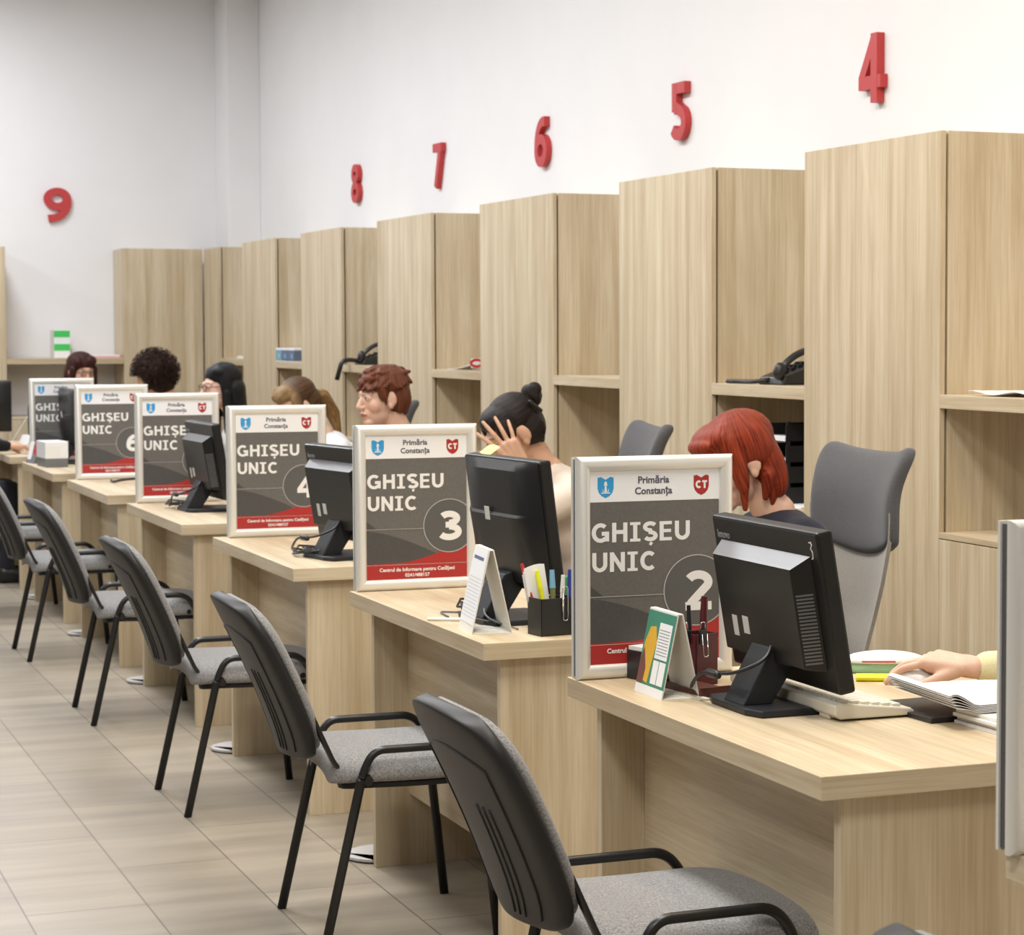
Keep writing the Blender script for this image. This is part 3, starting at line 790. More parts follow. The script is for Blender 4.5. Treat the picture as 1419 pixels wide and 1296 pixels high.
def make_chair():
    """faces +X; rear feet at x=0"""
    t = empty('visitor_chair')
    hw = .235
    # seat: padded, drooping front
    def seat(u, v, top=True):
        u = ease(u); x = .028 + .482 * u; y = (-1 + 2 * v) * rcorner(u, .482, .236, .075)
        y2 = abs(v - .5) * 2
        z = .462 + .012 * (1 - (2 * v - 1) ** 2) - .010 * max(0, 1 - u / .15) ** 2 - .055 * max(0, (u - .72) / .28) ** 2 - .018 * y2 ** 6 - .006 * sin(pi * u)
        return (x, y, z), (0, 0, 1)
    mb = MB(); slab(mb, seat, 14, 10, .050); mb.build('seat', M['grey'], t, smooth=True, sub=2)
    def pan(u, v):
        (x, y, z), n = seat(u, v); return ((x - .27) * .90 + .27 + .006, y * .93, z - .044), n
    mb = MB(); slab(mb, pan, 14, 10, .012); mb.build('seat_pan', M['blackpl'], t, smooth=True, auto=40)
    # side frames: inverted U tubes, each leg its own part, rail between
    for s in (-1, 1):
        y = s * hw
        path = fillet([(0, y, 0), (.098, y, .43), (.125, y, .478), (.345, y, .478), (.385, y, .43), (.43, y, 0)], .055)
        k0 = next(i for i, p in enumerate(path) if p.z > .41); k1 = len(path) - 1 - next(i for i, p in enumerate(path[::-1]) if p.z > .41)
        MB().tube(path[:k0 + 1], .0066, .0118, side=(1, 0, .2)).build('leg', M['blackmet'], t, smooth=True)
        MB().tube(path[k1:], .0066, .0118, side=(1, 0, .1)).build('leg', M['blackmet'], t, smooth=True)
        MB().tube(path[k0:k1 + 1], .010, .010).build('side_rail', M['blackmet'], t, smooth=True)
        up = fillet([(.36, s * .185, .420), (.10, s * .185, .415), (.045, s * .19, .43), (.005, s * .185, .52), (-.035, s * .165, .62)], .06)
        MB().tube(up, .0066, .0118, side=(0, 1, 0)).build('back_upright', M['blackmet'], t, smooth=True)
        MB().cyl((.110, s * (hw - .015), .405), (.110, s * (hw + .004), .405), .012).cyl((.11, s * .17, .415), (.11, s * hw, .415), .007).build('frame_bolt', M['blackpl'], t, smooth=True, auto=40)
    MB().cyl((.10, -.235, .418), (.10, .235, .418), .009).cyl((.36, -.235, .412), (.36, .235, .412), .009).build('cross_tube', M['blackmet'], t, smooth=True, auto=40)
    # backrest: plastic shell with padded front, leaning back
    def back(u, v, inset=0, off=0.):
        # u across, v up
        z = .455 + inset + (.375 - 2 * inset) * v
        y = (-1 + 2 * u) * rcorner(v, .375 - 2 * inset, .207 + .016 * v - inset, .085)
        x = .012 - .162 * (max(0, z - .455) / .375) ** 1.28
        dip = .034 * (1 - (2 * u - 1) ** 2)
        topc = .018 * (1 - (2 * u - 1) ** 2) * v
        return (x - dip + off, y, z + topc), (1, 0, .38)
    mb = MB(); slab(mb, lambda u, v: back(u, ease(v)), 10, 12, .028); mb.build('back_shell', M['blackpl'], t, smooth=True, sub=2)
    def padf(u, v):
        v = ease(v); p, n = back(u, v, .012); b = .032 * (1 - (2 * u - 1) ** 4) * (1 - (2 * v - 1) ** 6)
        return (p[0] + .012 + b, p[1], p[2] + .004 + b * .3), n
    mb = MB(); slab(mb, padf, 10, 12, .020); mb.build('back_pad', M['grey'], t, smooth=True, sub=2)
    mb = MB()
    # raised outline on the rear of the shell
    def rear(u, v): p, n = back(u, v); return V(p) - V(n) * .0285
    loop = [rear(.16, .06 + .7 * i / 10) for i in range(11)] + [rear(.16 + .68 * i / 10, .76 + .05 * sin(pi * i / 10)) for i in range(1, 10)] + [rear(.84, .76 - .7 * i / 10) for i in range(11)]
    mb.tube(loop, .0022, n=6)
    for uu in (.30, .36, .42): mb.tube([rear(uu, .05 + .5 * i / 6) for i in range(7)], .0018, n=6)
    mb.build('shell_ribs', M['blackpl'], t, smooth=True)
    return t
chair = make_chair()
CH = [(3.83, 'nearest complete grey visitor chair, in front of the counter 2 desk'),
      (5.58, 'grey visitor chair at the counter 3 desk'),
      (7.27, 'grey visitor chair at the counter 4 desk'),
      (9.06, 'grey visitor chair at the desk just left of counter 4'),
      (10.9, 'grey visitor chair at the counter 6 desk, cut off by the left edge'),
      (12.65, 'grey visitor chair at the left edge of which little but the seat shows'),
      (14.30, 'grey visitor chair under the person in the black coat'),
      (2.07, 'grey visitor chair of which only the backrest tip shows at the bottom edge')]
for i, (y, lab) in enumerate(CH):
    c = chair if i == 0 else copy_tree(chair)
    c.location = (1.343 if y != 14.30 else .99, y if y != 14.30 else 14.20, 0); c.rotation_euler = (0, 0, R([1, -1, .5, 0, 1, 0, 0, 0][i]))
    tag(c, lab, 'chair', 'grey visitor chairs along the counters')

# ------------------------------------------------------------------ office chairs (face local +X)
def make_office_chair():
    t = empty('office_chair')
    def prof(z):
        pts = [(.52, .105), (.60, .11), (.70, .135), (.80, .18), (.90, .215), (.95, .222), (1.05, .222), (1.12, .232), (1.165, .236)]
        for (a, p), (b, q) in zip(pts, pts[1:]):
            if z <= b: return p + (q - p) * (z - a) / (b - a)
        return pts[-1][1]
    def spine(z): return -.175 - .03 * ((z - .5) / .65) - .05 * max(0, (z - 1.0) / .17) ** 2 + .03 * max(0, (.7 - z) / .2)
    def sheet(z0, z1f, z0f=None):
        def fn(u, v):
            a = -1 + 2 * u; lo = z0f(a) if z0f else z0; z = lo + (z1f(a) - lo) * v
            y = a * prof(z) * (1 - .10 * max(0, (v - .86) / .14) ** 2 * (1 if z1f(0) > 1.1 else 0))
            x = spine(z) + .055 * abs(a) ** 2.2 * (.5 + .5 * min(1, (z - .5) / .5))
            return (x, y, z), (1, 0, .1)
        return fn
    top = lambda a: 1.158 - .012 * (1 - a * a) + .012 * a ** 4
    low = lambda a: .905 - .045 * (1 - a * a)
    mb = MB(); slab(mb, sheet(.52, lambda a: .99), 18, 18, .012); mb.build('backrest', M['mesh'], t, smooth=True, auto=50, label='light grey mesh backrest')
    def hfn(u, v):
        p, n = sheet(0, top, low)(u, v); b = .012 * (1 - (2 * u - 1) ** 6) * (1 - (2 * v - 1) ** 6)
        return (p[0] + .008 + b, p[1] * 1.02, p[2]), n
    mb = MB(); slab(mb, hfn, 12, 10, .046); mb.build('headrest', M['head'], t, smooth=True, sub=2, label='dark grey fabric headrest')
    mb = MB()
    mb.tube([(-.08, 0, .40), (-.18, 0, .41), (-.20, 0, .48), (-.20, 0, .56)], .02, .035, side=(0, 1, 0)); mb.build('back_bar', M['black'], t, smooth=True)
    def seat(u, v):
        x = -.22 + .46 * u; y = (-.24 + .48 * v) * rr(u, .2)
        return (x, y, .462 + .008 * (1 - (2 * v - 1) ** 2) - .03 * max(0, (u - .8) / .2) ** 2), (0, 0, 1)
    mb = MB(); slab(mb, seat, 12, 12, .06); mb.build('seat', M['head'], t, smooth=True, auto=60, bevel=.01)
    MB().cyl((0, 0, .10), (0, 0, .41), .025).box(-.09, .09, -.09, .09, .385, .405).build('gas_column', M['black'], t, smooth=True, auto=40)
    mb = MB()
    for k in range(5):
        a = 2 * pi * k / 5 + .3; mb.tube([(0, 0, .11), (.28 * cos(a), .28 * sin(a), .075)], .018, .022)
    sb = mb.build('star_base', M['black'], t, smooth=True, auto=40)
    for k in range(5):
        a = 2 * pi * k / 5 + .3
        MB().cyl((.28 * cos(a) - .02 * sin(a), .28 * sin(a) + .02 * cos(a), .028), (.28 * cos(a) + .02 * sin(a), .28 * sin(a) - .02 * cos(a), .028), .028).cyl((.28 * cos(a), .28 * sin(a), .03), (.28 * cos(a), .28 * sin(a), .075), .008).build('caster', M['black'], sb, smooth=True, auto=40)
    return t
oc = make_office_chair()
def place_oc(o, loc, rz, lab):
    o.location = loc; o.rotation_euler = (0, 0, R(rz)); return tag(o, lab, 'office chair', 'mesh-backed office chairs')
place_oc(oc, (2.748, 5.672, 0), 182, 'mesh office chair with dark headrest behind the red-haired woman')
place_oc(copy_tree(oc), (2.80, 7.42, 0), 172, 'office chair whose headrest shows above counter sign 2')
place_oc(copy_tree(oc), (2.80, 10.45, 0), 178, 'office chair behind the ponytailed woman')
ocl = copy_tree(oc)
for ch in [x for x in COL.objects if x.parent == ocl and x.name.startswith(('backrest', 'headrest'))]: bpy.data.objects.remove(ch)
def lowback(u, v):
    a = -1 + 2 * u; return (-.20 + .05 * a * a, a * .20 * rr(v, .2), .56 + .26 * v), (1, 0, .1)
mb = MB(); slab(mb, lowback, 14, 10, .035); mb.build('backrest', M['head'], ocl, smooth=True, auto=50, bevel=.006)
place_oc(ocl, (2.85, 3.78, 0), 180, 'low-backed office chair of the person with a hand on the mouse')
place_oc(copy_tree(ocl), (2.83, 9.12, 0), 180, 'low-backed office chair of the short-haired woman')
place_oc(copy_tree(ocl), (2.80, 12.12, 0), 180, 'low-backed office chair of the woman with long black hair')
place_oc(copy_tree(ocl), (2.80, 14.06, 0), 180, 'low-backed office chair of the curly-haired woman')
place_oc(copy_tree(ocl), (2.42, 16.22, 0), 270, 'low-backed office chair at the end wall desk')

# ------------------------------------------------------------------ things on the desks and shelves
def grp(name, loc, rz, label, cat, group=None):
    t = empty(name, loc, R(rz)); return tag(t, label, cat, group)
# desk calendars: a folded card tent, pages facing -X
def tent(loc, rz, w, d, h, label, printed):
    t = grp('desk_calendar', loc, rz, label, 'calendar', 'tent calendars on the desks')
    th = .0015; tip = .012
    mb = MB()
    fr = [(0, 0), (d * .5 - tip * .5, h)]; bk = [(d, 0), (d * .5 + tip * .5, h)]
    mb.prism([(0, 0), (th, 0), (d * .5 - tip * .4 + th, h - .002), (d * .5 + tip * .4 - th, h - .002), (d - th, 0), (d, 0), (d * .5 + tip * .5, h), (d * .5 - tip * .5, h)], -w / 2, w / 2, 'xz')
    mb.prism([(th, 0), (d - th, 0), (d - th, th), (th, th)], -w / 2, w / 2, 'xz')
    mb.build('card_stand', M['paper2'], t)
    sl = V((d * .5 - tip * .5, 0, h)); L = sl.length; ux = sl.normalized(); nn = V((-ux.z, 0, ux.x))
    X = Matrix(((0, nn.x, ux.x, 0), (-1, 0, 0, 0), (0, nn.z, ux.z, 0), (0, 0, 0, 1)))
    # local page frame: x = right as seen from the front, y = out of the page, z = up the page
    def pg(name, poly, d0, mat): return MB().prism(poly, d0, d0 + .0003, 'xz', X=X).build(name, M[mat], t)
    if printed:
        a = w / 2
        pg('page', [(-a, .018), (a, .018), (a, L - .004), (-a, L - .004)], .0003, 'teal')
        pg('fruit_print', [(-a + .004, .03), (-a + .052, .022), (-a + .058, .06), (-a + .066, .105), (-a + .05, .135), (-a + .024, .132), (-a + .008, .10)], .0006, 'gold')
        pg('leaf_print', [(-a + .001, .020), (-a + .03, .020), (-a + .034, .05), (-a + .012, .09), (-a + .001, .06)], .0009, 'brownp')
        pg('month_sheet', [(a - .072, .074), (a - .010, .074), (a - .010, L - .024), (a - .072, L - .024)], .0009, 'paper')
        pg('month_sheet', [(a - .072, .024), (a - .044, .024), (a - .044, .070), (a - .072, .070)], .0009, 'paper')
        pg('month_sheet', [(a - .041, .024), (a - .010, .024), (a - .010, .070), (a - .041, .070)], .0009, 'paper')
        pg('footer_strip', [(-a, 0), (a, 0), (a, .018), (-a, .018)], .0006, 'paper')
        mb = MB()
        for k in range(9):
            z = .082 + k * .006
            mb.prism([(a - .068, z), (a - .016, z), (a - .016, z + .0012), (a - .068, z + .0012)], .0012, .0014, 'xz', X=X)
        mb.build('date_rows', M['cable'], t)
    else:
        a = w / 2
        pg('page', [(-a + .002, .02), (a - .002, .02), (a - .002, L - .004), (-a + .002, L - .004)], .0003, 'paper')
        pg('page_heading', [(-a + .02, L - .03), (a - .03, L - .03), (a - .03, L - .022), (-a + .02, L - .022)], .0006, 'navyp')
        mb = MB()
        for k in range(12):
            z = .035 + k * .0085
            mb.prism([(-a + .012, z), (a - .012, z), (a - .012, z + .001), (-a + .012, z + .001)], .0006, .0008, 'xz', X=X)
        mb.build('date_rows', M['pthin'], t)
    return t
tent((1.700, 4.195, HD), 0, .140, .080, .165, 'tent calendar with green and yellow print on the front desk', True)
tent((1.672, 5.285, HD), -6, .155, .098, .198, 'plain white tent calendar on the counter 3 desk', False)

# keyboard
t = grp('keyboard', (1.975, 4.00, HD), 0, 'beige keyboard behind the monitor on the front desk', 'keyboard')
mb = MB(); mb.prism([(-.082, .012), (-.082, .030), (-.070, .034), (.075, .017), (.082, .012), (.082, .004), (-.07, .004)], -.235, .235, 'xz')
mb.box(-.078, -.06, -.2, -.16, 0, .014).box(-.078, -.06, .16, .2, 0, .014).box(.06, .075, -.2, .2, 0, .006)
mb.build('case', M['beige'], t, bevel=.003)
mb = MB()
for r in range(6):
    x = -.058 + r * .0215; z = .034 - (x + .070) * .117
    y = -.225
    while y < .215:
        wd = .0165 if not (r == 5 and -.10 < y < .05) else .1
        mb.box(x - .008, x + .008, y, y + wd, z - .003, z + .0055); y += wd + .0028
mb.build('keys', M['key'], t, bevel=.001)
# mouse
t = grp('computer_mouse', (2.243, 4.112, HD), 128, 'white mouse under the hand on the front desk', 'mouse')
mb = MB()
def mouse(u, v):
    a = 2 * pi * u; r = max(.001, sin(pi * v / 2)); return None
mb.ell((0, 0, .006), (.057, .032, .030)); mesh_o = mb.build('mouse_body', M['white'], t, smooth=True)
for v_ in mesh_o.data.vertices: v_.co.z = max(.0, v_.co.z)
MB().box(-.004 + .03, .03 + .004, -.002, .002, .026, .034).build('scroll_wheel', M['cable'], t, bevel=.001)
# highlighter
t = grp('highlighter_pen', (2.208, 4.176, HD), -26, 'yellow highlighter lying beside the mouse', 'pen')
MB().tube([(-.055, 0, .008), (.03, 0, .008)], .008, .0095, side=(0, 1, 0)).build('barrel', M['yellow'], t, smooth=True, auto=40)
MB().tube([(.03, 0, .008), (.062, 0, .008)], .0088, .0105, side=(0, 1, 0)).build('pen_cap', M['yellow'], t, smooth=True, auto=40)
# rounded white and green dispenser
t = grp('tape_dispenser', (2.272, 4.29, HD), -24, 'rounded white and green holder behind the yellow highlighter', 'desk organiser')
mb = MB(); mb.ell((0, 0, .012), (.090, .038, .028)); o = mb.build('green_base', M['mint'], t, smooth=True)
for v_ in o.data.vertices: v_.co.z = max(0, min(.024, v_.co.z))
mb = MB(); mb.ell((0, 0, .022), (.092, .040, .024)); o = mb.build('white_top', M['white'], t, smooth=True)
for v_ in o.data.vertices: v_.co.z = max(.022, v_.co.z)
MB().box(-.05, .02, -.0435, -.041, .026, .029).build('red_mark', M['redp'], t)
# papers at the right of the front desk
def curled(name, loc, rz, lx, ly, n, lab, cat, gr, h0, curl, mat='paper', z=0):
    t = grp(name, loc, rz, lab, cat, gr)
    def fn(u, v):
        x = -lx / 2 + lx * u; k = max(0, (.28 - u) / .28)
        zz = h0 + curl * sin(min(1., k * 1.15) * pi * .62) if k > 0 else h0
        return (x + .03 * k * k, -ly / 2 + ly * v, zz + .006 * sin(3 * u) * (1 - k)), (0, 0, 1)
    mb = MB(); slab(mb, fn, 30, 4, .0012); mb.build('top_sheet', M[mat], t, smooth=True, auto=50)
    for q in range(n):
        def f2(u, v, q=q):
            p, nn = fn(u * (1 - .03 * q) + .03 * q, v); return (p[0], p[1], max(.0012, p[2] - .0028 * (q + 1) - .18 * q * max(0, p[2] - h0 - .01))), nn
        mb = MB(); slab(mb, f2, 30, 4, .0010); mb.build('inner_sheet', M['paper'], t, smooth=True, auto=50)
    return t
curled('paper_sheaf', (2.165, 3.725, HD + .020), -4, .30, .27, 5, 'thick sheaf of white papers curling up beside the mouse', 'papers', None, .020, .026)
t = grp('document_folder', (2.19, 3.80, HD), 3, 'black folder under the white papers on the front desk', 'folder')
MB().box(-.15, .15, -.11, .11, 0, .010).build('folder_cover', M['black'], t, bevel=.002)
t = grp('paper_stack', (2.20, 3.53, HD), 2, 'flat stack of white sheets at the right edge of the front desk', 'papers')
for k, (dz, sx) in enumerate(((0, .0), (.007, .006), (.014, -.003), (.021, .004))):
    MB().box(-.105 + sx, .105 + sx, -.15, .15, dz, dz + .0065).build('sheet_block', M['paper'] if k % 2 == 0 else M['paper2'], t, bevel=.001)

# black pen organisers
def pen(mb, p, d, L, r): mb.cyl(p, V(p) + V(d).normalized() * L, r, r * .9, 10)
def organiser(loc, rz, lab, rich):
    t = grp('pen_organiser', loc, rz, lab, 'pen holder', 'pen organisers on the desks')
    mb = MB()
    # open box compartments
    def tray(x0, x1, y0, y1, h, th=.003):
        mb.box(x0, x1, y0, y1, 0, th).box(x0, x0 + th, y0, y1, 0, h).box(x1 - th, x1, y0, y1, 0, h).box(x0, x1, y0, y0 + th, 0, h).box(x0, x1, y1 - th, y1, 0, h)
    tray(-.05, .045, -.035, .035, .088); tray(.045, .13, -.06, .035, .042)
    mb.build('tray', M['black'], t, bevel=.001)
    return t
t = organiser((1.845, 5.145, HD), 8, 'black desk organiser with pens in front of the monitor by sign 3', True)
def penobj(p, d, L, r, mat, lab, cat='pen', g='pens in the organisers', name='pen', capm=None):
    p = V(p); d = V(d).normalized()
    t = empty(name, p); tag(t, lab, cat, g)
    MB().cyl((0, 0, 0), d * (L * .72), r, r, 10).build('barrel', M[mat], t, smooth=True, auto=40)
    MB().cyl(d * (L * .7), d * L, r * 1.15, r * .9, 10).build('pen_cap', M[capm or mat], t, smooth=True, auto=40)
    return t
bx, by, bz = 1.845, 5.145, HD + .004
penobj((bx - .010, by + .005, bz), (-.16, .10, 1), .148, .0055, 'yellow', 'yellow marker pen in the black organiser')
penobj((bx - .025, by + .012, bz), (-.25, .16, 1), .168, .0045, 'redp', 'slim red pen in the black organiser')
penobj((bx + .030, by - .018, bz), (.02, -.05, 1), .150, .0055, 'bluep', 'blue pen in the black organiser')
penobj((bx + .006, by + .010, bz), (.02, .16, 1), .146, .0065, 'olive', 'brown marker with light blue cap in the organiser', capm='blue2')
penobj((bx + .016, by - .006, bz), (.05, .0, 1), .135, .005, 'paper2', 'white pen in the black organiser')
t = grp('note_sheets', (bx - .012, by + .022, bz), 12, 'folded white sheets sticking up from the organiser', 'papers')
for k in range(3):
    mb = MB(); slab(mb, lambda u, v, k=k: ((-.03 + .056 * u - .022 * v, .004 + .0035 * k + .008 * v, .150 * v * (1 - .05 * k) + .01 * sin(2 * u) * v), (0, 1, 0)), 4, 6, .0006); mb.build('sheet', M['paper'], t)
t = grp('paper_clip', (bx + .012, by - .0365, HD + .06), 8, 'large steel paper clip hooked on the organiser edge', 'paper clip', 'paper clips')
MB().tube(fillet([(0, 0, .04), (0, 0, -.025), (.012, 0, -.025), (.012, 0, .055), (-.002, 0, .055), (-.002, -.001, -.005)], .006), .0011, n=6).build('wire', M['chrome'], t, smooth=True)
tx, ty, tz = bx + .088, by - .002, HD + .004
for k, (dx, dy, dz, m, lab, sz) in enumerate((( -.012, .0, .024, 'redp', 'small red clip in the organiser tray', .010), (.014, -.018, .026, 'redp', 'red tangle of clips at the tray edge', .013), (-.026, -.02, .022, 'blue2', 'light blue clip in the organiser tray', .009), (-.002, .012, .032, 'yellow', 'yellow clip in the organiser tray', .009))):
    t = empty('binder_clip', (tx + dx, ty + dy, tz + dz)); tag(t, lab, 'clip', 'clips in the organiser tray')
    MB().prism([(-sz, -.024 - dz + .024), (sz, -.024 - dz + .024), (.003, sz * 1.1), (-.003, sz * 1.1)], -sz, sz, 'xz').build('clamp', M[m], t, bevel=.001)
    MB().tube([(-.003, -sz * .5, sz), (-.006, -sz * .4, sz * 2.1), (-.006, sz * .4, sz * 2.1), (-.003, sz * .5, sz)], .0008, n=6).build('wire_lever', M['chrome'], t, smooth=True)
t = grp('stamp', (2.02, 5.52, HD), 5, 'green upright stamp beside the red-haired woman\'s hand', 'stamp')
MB().box(-.02, .02, -.022, .022, 0, .03).build('stamp_foot', M['black'], t, bevel=.003)
MB().prism([(-.018, .03), (.018, .03), (.016, .088), (.008, .094), (-.012, .094), (-.018, .086)], -.012, .012, 'xz').build('stamp_grip', M['green'], t, bevel=.003)
t = grp('glue_stick', (1.975, 5.36, HD), 0, 'white glue stick standing by the organiser tray', 'glue stick')
MB().lathe([(.010, 0), (.010, .052), (.0085, .055)]).build('tube', M['white'], t, smooth=True, auto=40)
MB().lathe([(.0108, .054), (.0108, .068), (.009, .070)]).build('cap', M['white'], t, smooth=True, auto=40)
# sticky note on the monitor
t = grp('sticky_note', (1.80, 5.60, HD + .372), 0, 'yellow sticky note on top of the monitor by sign 3', 'note')
mb = MB(); slab(mb, lambda u, v: ((.0 + .05 * v, -.05 + .09 * u, .014 + .036 * v + .004 * sin(3 * u)), (0, 0, 1)), 6, 6, .0006); mb.box(.018, .020, -.05, .01, -.008, .028); mb.build('note_sheet', M['sticky'], t)
# a box of clips and pens beside the front monitor
ox, oy = 1.835, 4.315
t = grp('pen_cup', (ox + .012, oy - .02, HD), 20, 'maroon pen cup with metal clips beside the front monitor', 'pen holder', 'pen organisers on the desks')
mb = MB(); mb.box(-.03, .03, -.03, .03, 0, .004)
for q in ((-.03, -.027, -.03, .03), (.027, .03, -.03, .03), (-.03, .03, -.03, -.027), (-.03, .03, .027, .03)): mb.box(q[0], q[1], q[2], q[3], 0, .105)
mb.build('cup', M['maroon'], t, bevel=.001)
for k, (dx, dy, rz) in enumerate(((-.032, .012, 0), (-.032, -.016, 0), (.0, -.032, 90))):
    t = grp('binder_clip', (ox + .012 + dx, oy - .02 + dy, HD + .105), 20 + rz, ['steel binder clip at the left of the maroon cup', 'steel binder clip in the middle of the maroon cup rim', 'steel binder clip at the right of the maroon cup'][k], 'clip', 'clips on the maroon cup')
    MB().box(-.003, .006, -.010, .010, -.020, .008).build('clamp', M['black'], t, bevel=.001)
    MB().tube(fillet([(-.005, -.007, .0), (-.009, -.006, -.045), (-.009, .006, -.045), (-.005, .007, .0)], .005), .001, n=6).build('wire_lever', M['chrome'], t, smooth=True)
    MB().tube(fillet([(.002, -.007, .006), (.0, -.005, .024), (.0, .005, .024), (.002, .007, .006)], .004), .001, n=6).build('wire_lever', M['chrome'], t, smooth=True)
penobj((ox + .018, oy - .03, HD + .004), (.03, -.02, 1), .175, .0075, 'maroon', 'thick dark red pen in the maroon cup')
penobj((ox + .004, oy - .012, HD + .004), (-.03, .03, 1), .155, .0045, 'black', 'black pen in the maroon cup')
t = grp('note_block', (ox - .035, oy + .075, HD), 15, 'black note box with white slips and a lime marker behind the tent calendar', 'note box')
MB().box(-.045, .045, -.045, .045, 0, .06).build('box', M['black'], t, bevel=.002)
MB().box(-.042, .042, -.042, .042, .06, .068).build('paper_slips', M['paper'], t)
MB().box(-.01, .03, -.012, .012, .068, .084).build('marker', M['lime'], t, bevel=.004)
t = grp('desk_tray', (1.80, 4.20, HD), 10, 'low dark red wooden tray in front of the maroon cup', 'tray')
MB().prism([(-.035, -.075), (.035, -.075), (.035, .075), (-.035, .075)], .004, .014, 'xy').box(-.036, .036, -.078, -.072, 0, .020).box(-.036, .036, .072, .078, 0, .020).build('board', M['dkwood'], t, bevel=.001)
t = grp('ruler', (1.762, 4.20, HD), 8, 'cream ruler lying beside the dark red tray', 'ruler')
MB().box(-.012, .012, -.11, .12, 0, .004).build('strip', M['beige'], t, bevel=.001)

# cables on desks
def cable(name, pts, r, mat, lab, sub=8):
    P = fillet([V(p) for p in pts], .06, sub)
    o = MB().tube(P, r, n=8).build(name, M[mat], None, smooth=True); return tag(o, lab, 'cable', 'cables on the desks')
cable('cable', [(1.79, 5.24, HD + .003), (1.74, 5.36, HD + .02), (1.80, 5.50, HD + .06), (1.78, 5.60, HD + .003), (1.72, 5.66, HD + .003), (1.71, 5.54, HD + .003)], .0024, 'cable', 'grey looped cable behind the white tent calendar')
def coil(c, r, n, lab):
    pts = []
    for k in range(n * 14 + 1):
        a = 2 * pi * k / 14; rr_ = r * (1 + .25 * sin(1.7 * a / 3 + n))
        pts.append((c[0] + rr_ * cos(a) * .8 + .01 * sin(a * .37), c[1] + rr_ * sin(a) + .012 * cos(a * .41), c[2] + .004 + .004 * (k % 5) + .012 * abs(sin(a * .23))))
    o = MB().tube(pts, .0032, n=6).build('cable', M['black'], None, smooth=True); return tag(o, lab, 'cable', 'cables on the desks')
coil((1.80, 7.24, HD), .075, 4, 'tangle of black cable at the foot of the monitor by sign 4')
coil((1.80, 9.45, HD), .065, 3, 'tangle of black cable at the foot of the third monitor')
coil((1.82, 5.62, HD), .06, 3, 'tangle of black cable at the foot of the large monitor by sign 3')
cable('cable', [(1.82, 11.30, HD + .003), (1.80, 11.16, HD + .003), (1.84, 11.05, HD + .022), (1.93, 10.98, HD + .03), (2.05, 10.95, HD + .003), (2.2, 10.95, HD + .003)], .006, 'black', 'thick black cable below counter sign 6')
# small cream pencil on the counter 3 desk
penobj((1.645, 5.50, HD + .005), (.62, -.35, .0), .10, .004, 'paper2', 'thin white pencil lying by the white tent calendar', g='pens on the desks')
# tissue box far down the row
t = grp('tissue_box', (1.735, 12.66, HD), 4, 'white box with printed sides beside the farthest monitor', 'box')
MB().box(-.06, .06, -.11, .11, .045, .135).build('white_lid', M['white'], t, bevel=.004)
MB().box(-.058, .058, -.108, .108, 0, .045).build('grey_base', M['cable'], t, bevel=.002)
MB().box(-.0585, .02, -.1105, -.108, .06, .11).build('printed_side', M['paper2'], t)
t = grp('paper_holder', (1.70, 13.02, HD), 10, 'grey holder with leaflets at the far end of the row', 'leaflet holder')
MB().prism([(-.04, 0), (.04, 0), (.015, .10), (.0, .10)], -.07, .07, 'xz').build('holder', M['cable'], t, bevel=.002)
MB().prism([(-.028, .02), (-.024, .02), (.0, .12), (-.004, .12)], -.05, -.01, 'xz').build('leaflet', M['redp'], t)
MB().prism([(-.032, .02), (-.028, .02), (-.006, .115), (-.010, .115)], .0, .06, 'xz').build('leaflet', M['paper'], t)
t = grp('handset', (1.95, 15.20, HD), 25, 'thin black handset propped up by the end wall', 'phone handset')
MB().tube(fillet([(0, 0, .05), (0, 0, .24), (.03, 0, .30)], .03), .012, .02, side=(0, 1, 0)).build('grip', M['black'], t, smooth=True)
MB().prism([(-.06, 0), (.06, 0), (.04, .06), (-.03, .06)], -.05, .05, 'xz').build('cradle', M['white'], t, bevel=.004)
MB().prism([(-.10, .02), (-.098, .02), (.03, .19), (.028, .19)], .055, .058, 'xz').build('card', M['paper'], t)

t = grp('document_folder', (1.86, 2.58, HD), -4, 'black and white folder on the desk in the lower right corner', 'folder')
MB().box(-.16, .16, -.11, .105, 0, .006).build('folder_cover', M['black'], t, bevel=.001)
MB().box(-.155, .158, -.108, .060, .006, .012).build('white_sheets', M['paper'], t, bevel=.001)

# telephones on the shelves
ZS = 1.284
def phone(loc, rz, lab):
    t = grp('desk_telephone', loc, rz, lab, 'telephone', 'black telephones on the shelves')
    mb = MB(); mb.prism([(-.10, 0), (.10, 0), (.10, .075), (.07, .082), (-.09, .028)], -.085, .085, 'xz'); mb.build('base', M['black'], t, bevel=.006)
    mb = MB()
    for i in range(4):
        for j in range(3):
            x = -.06 + .03 * i; mb.box(x, x + .018, -.03 + .03 * j, -.012 + .03 * j, .028 + (x + .09) * .33, .041 + (x + .09) * .33)
    mb.build('keypad', M['mond'], t, bevel=.001)
    mb = MB(); mb.tube(fillet([(-.105, -.06, .045), (-.04, -.06, .105), (.06, -.06, .135), (.115, -.06, .115)], .08), .012, .018, side=(0, 1, 0))
    mb.cap((-.10, -.06, .040), (-.095, -.06, .058), .022).cap((.10, -.06, .098), (.108, -.06, .12), .022)
    mb.build('receiver', M['black'], t, smooth=True)
    return t
ph = phone((3.575, 7.44, ZS), 6, 'black telephone on the shelf above the red-haired woman')
MB().tube(fillet([(-.09, .02, .018), (-.13, .06, .010), (-.12, .16, .009), (-.135, .24, .009)], .05), .008).build('handset_cord', M['black'], ph, smooth=True)
ph = phone((3.55, 12.86, ZS), 0, 'black telephone with its thick cord hanging over the shelf edge')
MB().tube(fillet([(-.09, -.01, .020), (-.15, .0, .030), (-.195, .0, .022), (-.225, .0, -.085)], .05), .013, .018, side=(0, 1, 0)).build('handset_cord', M['black'], ph, smooth=True)
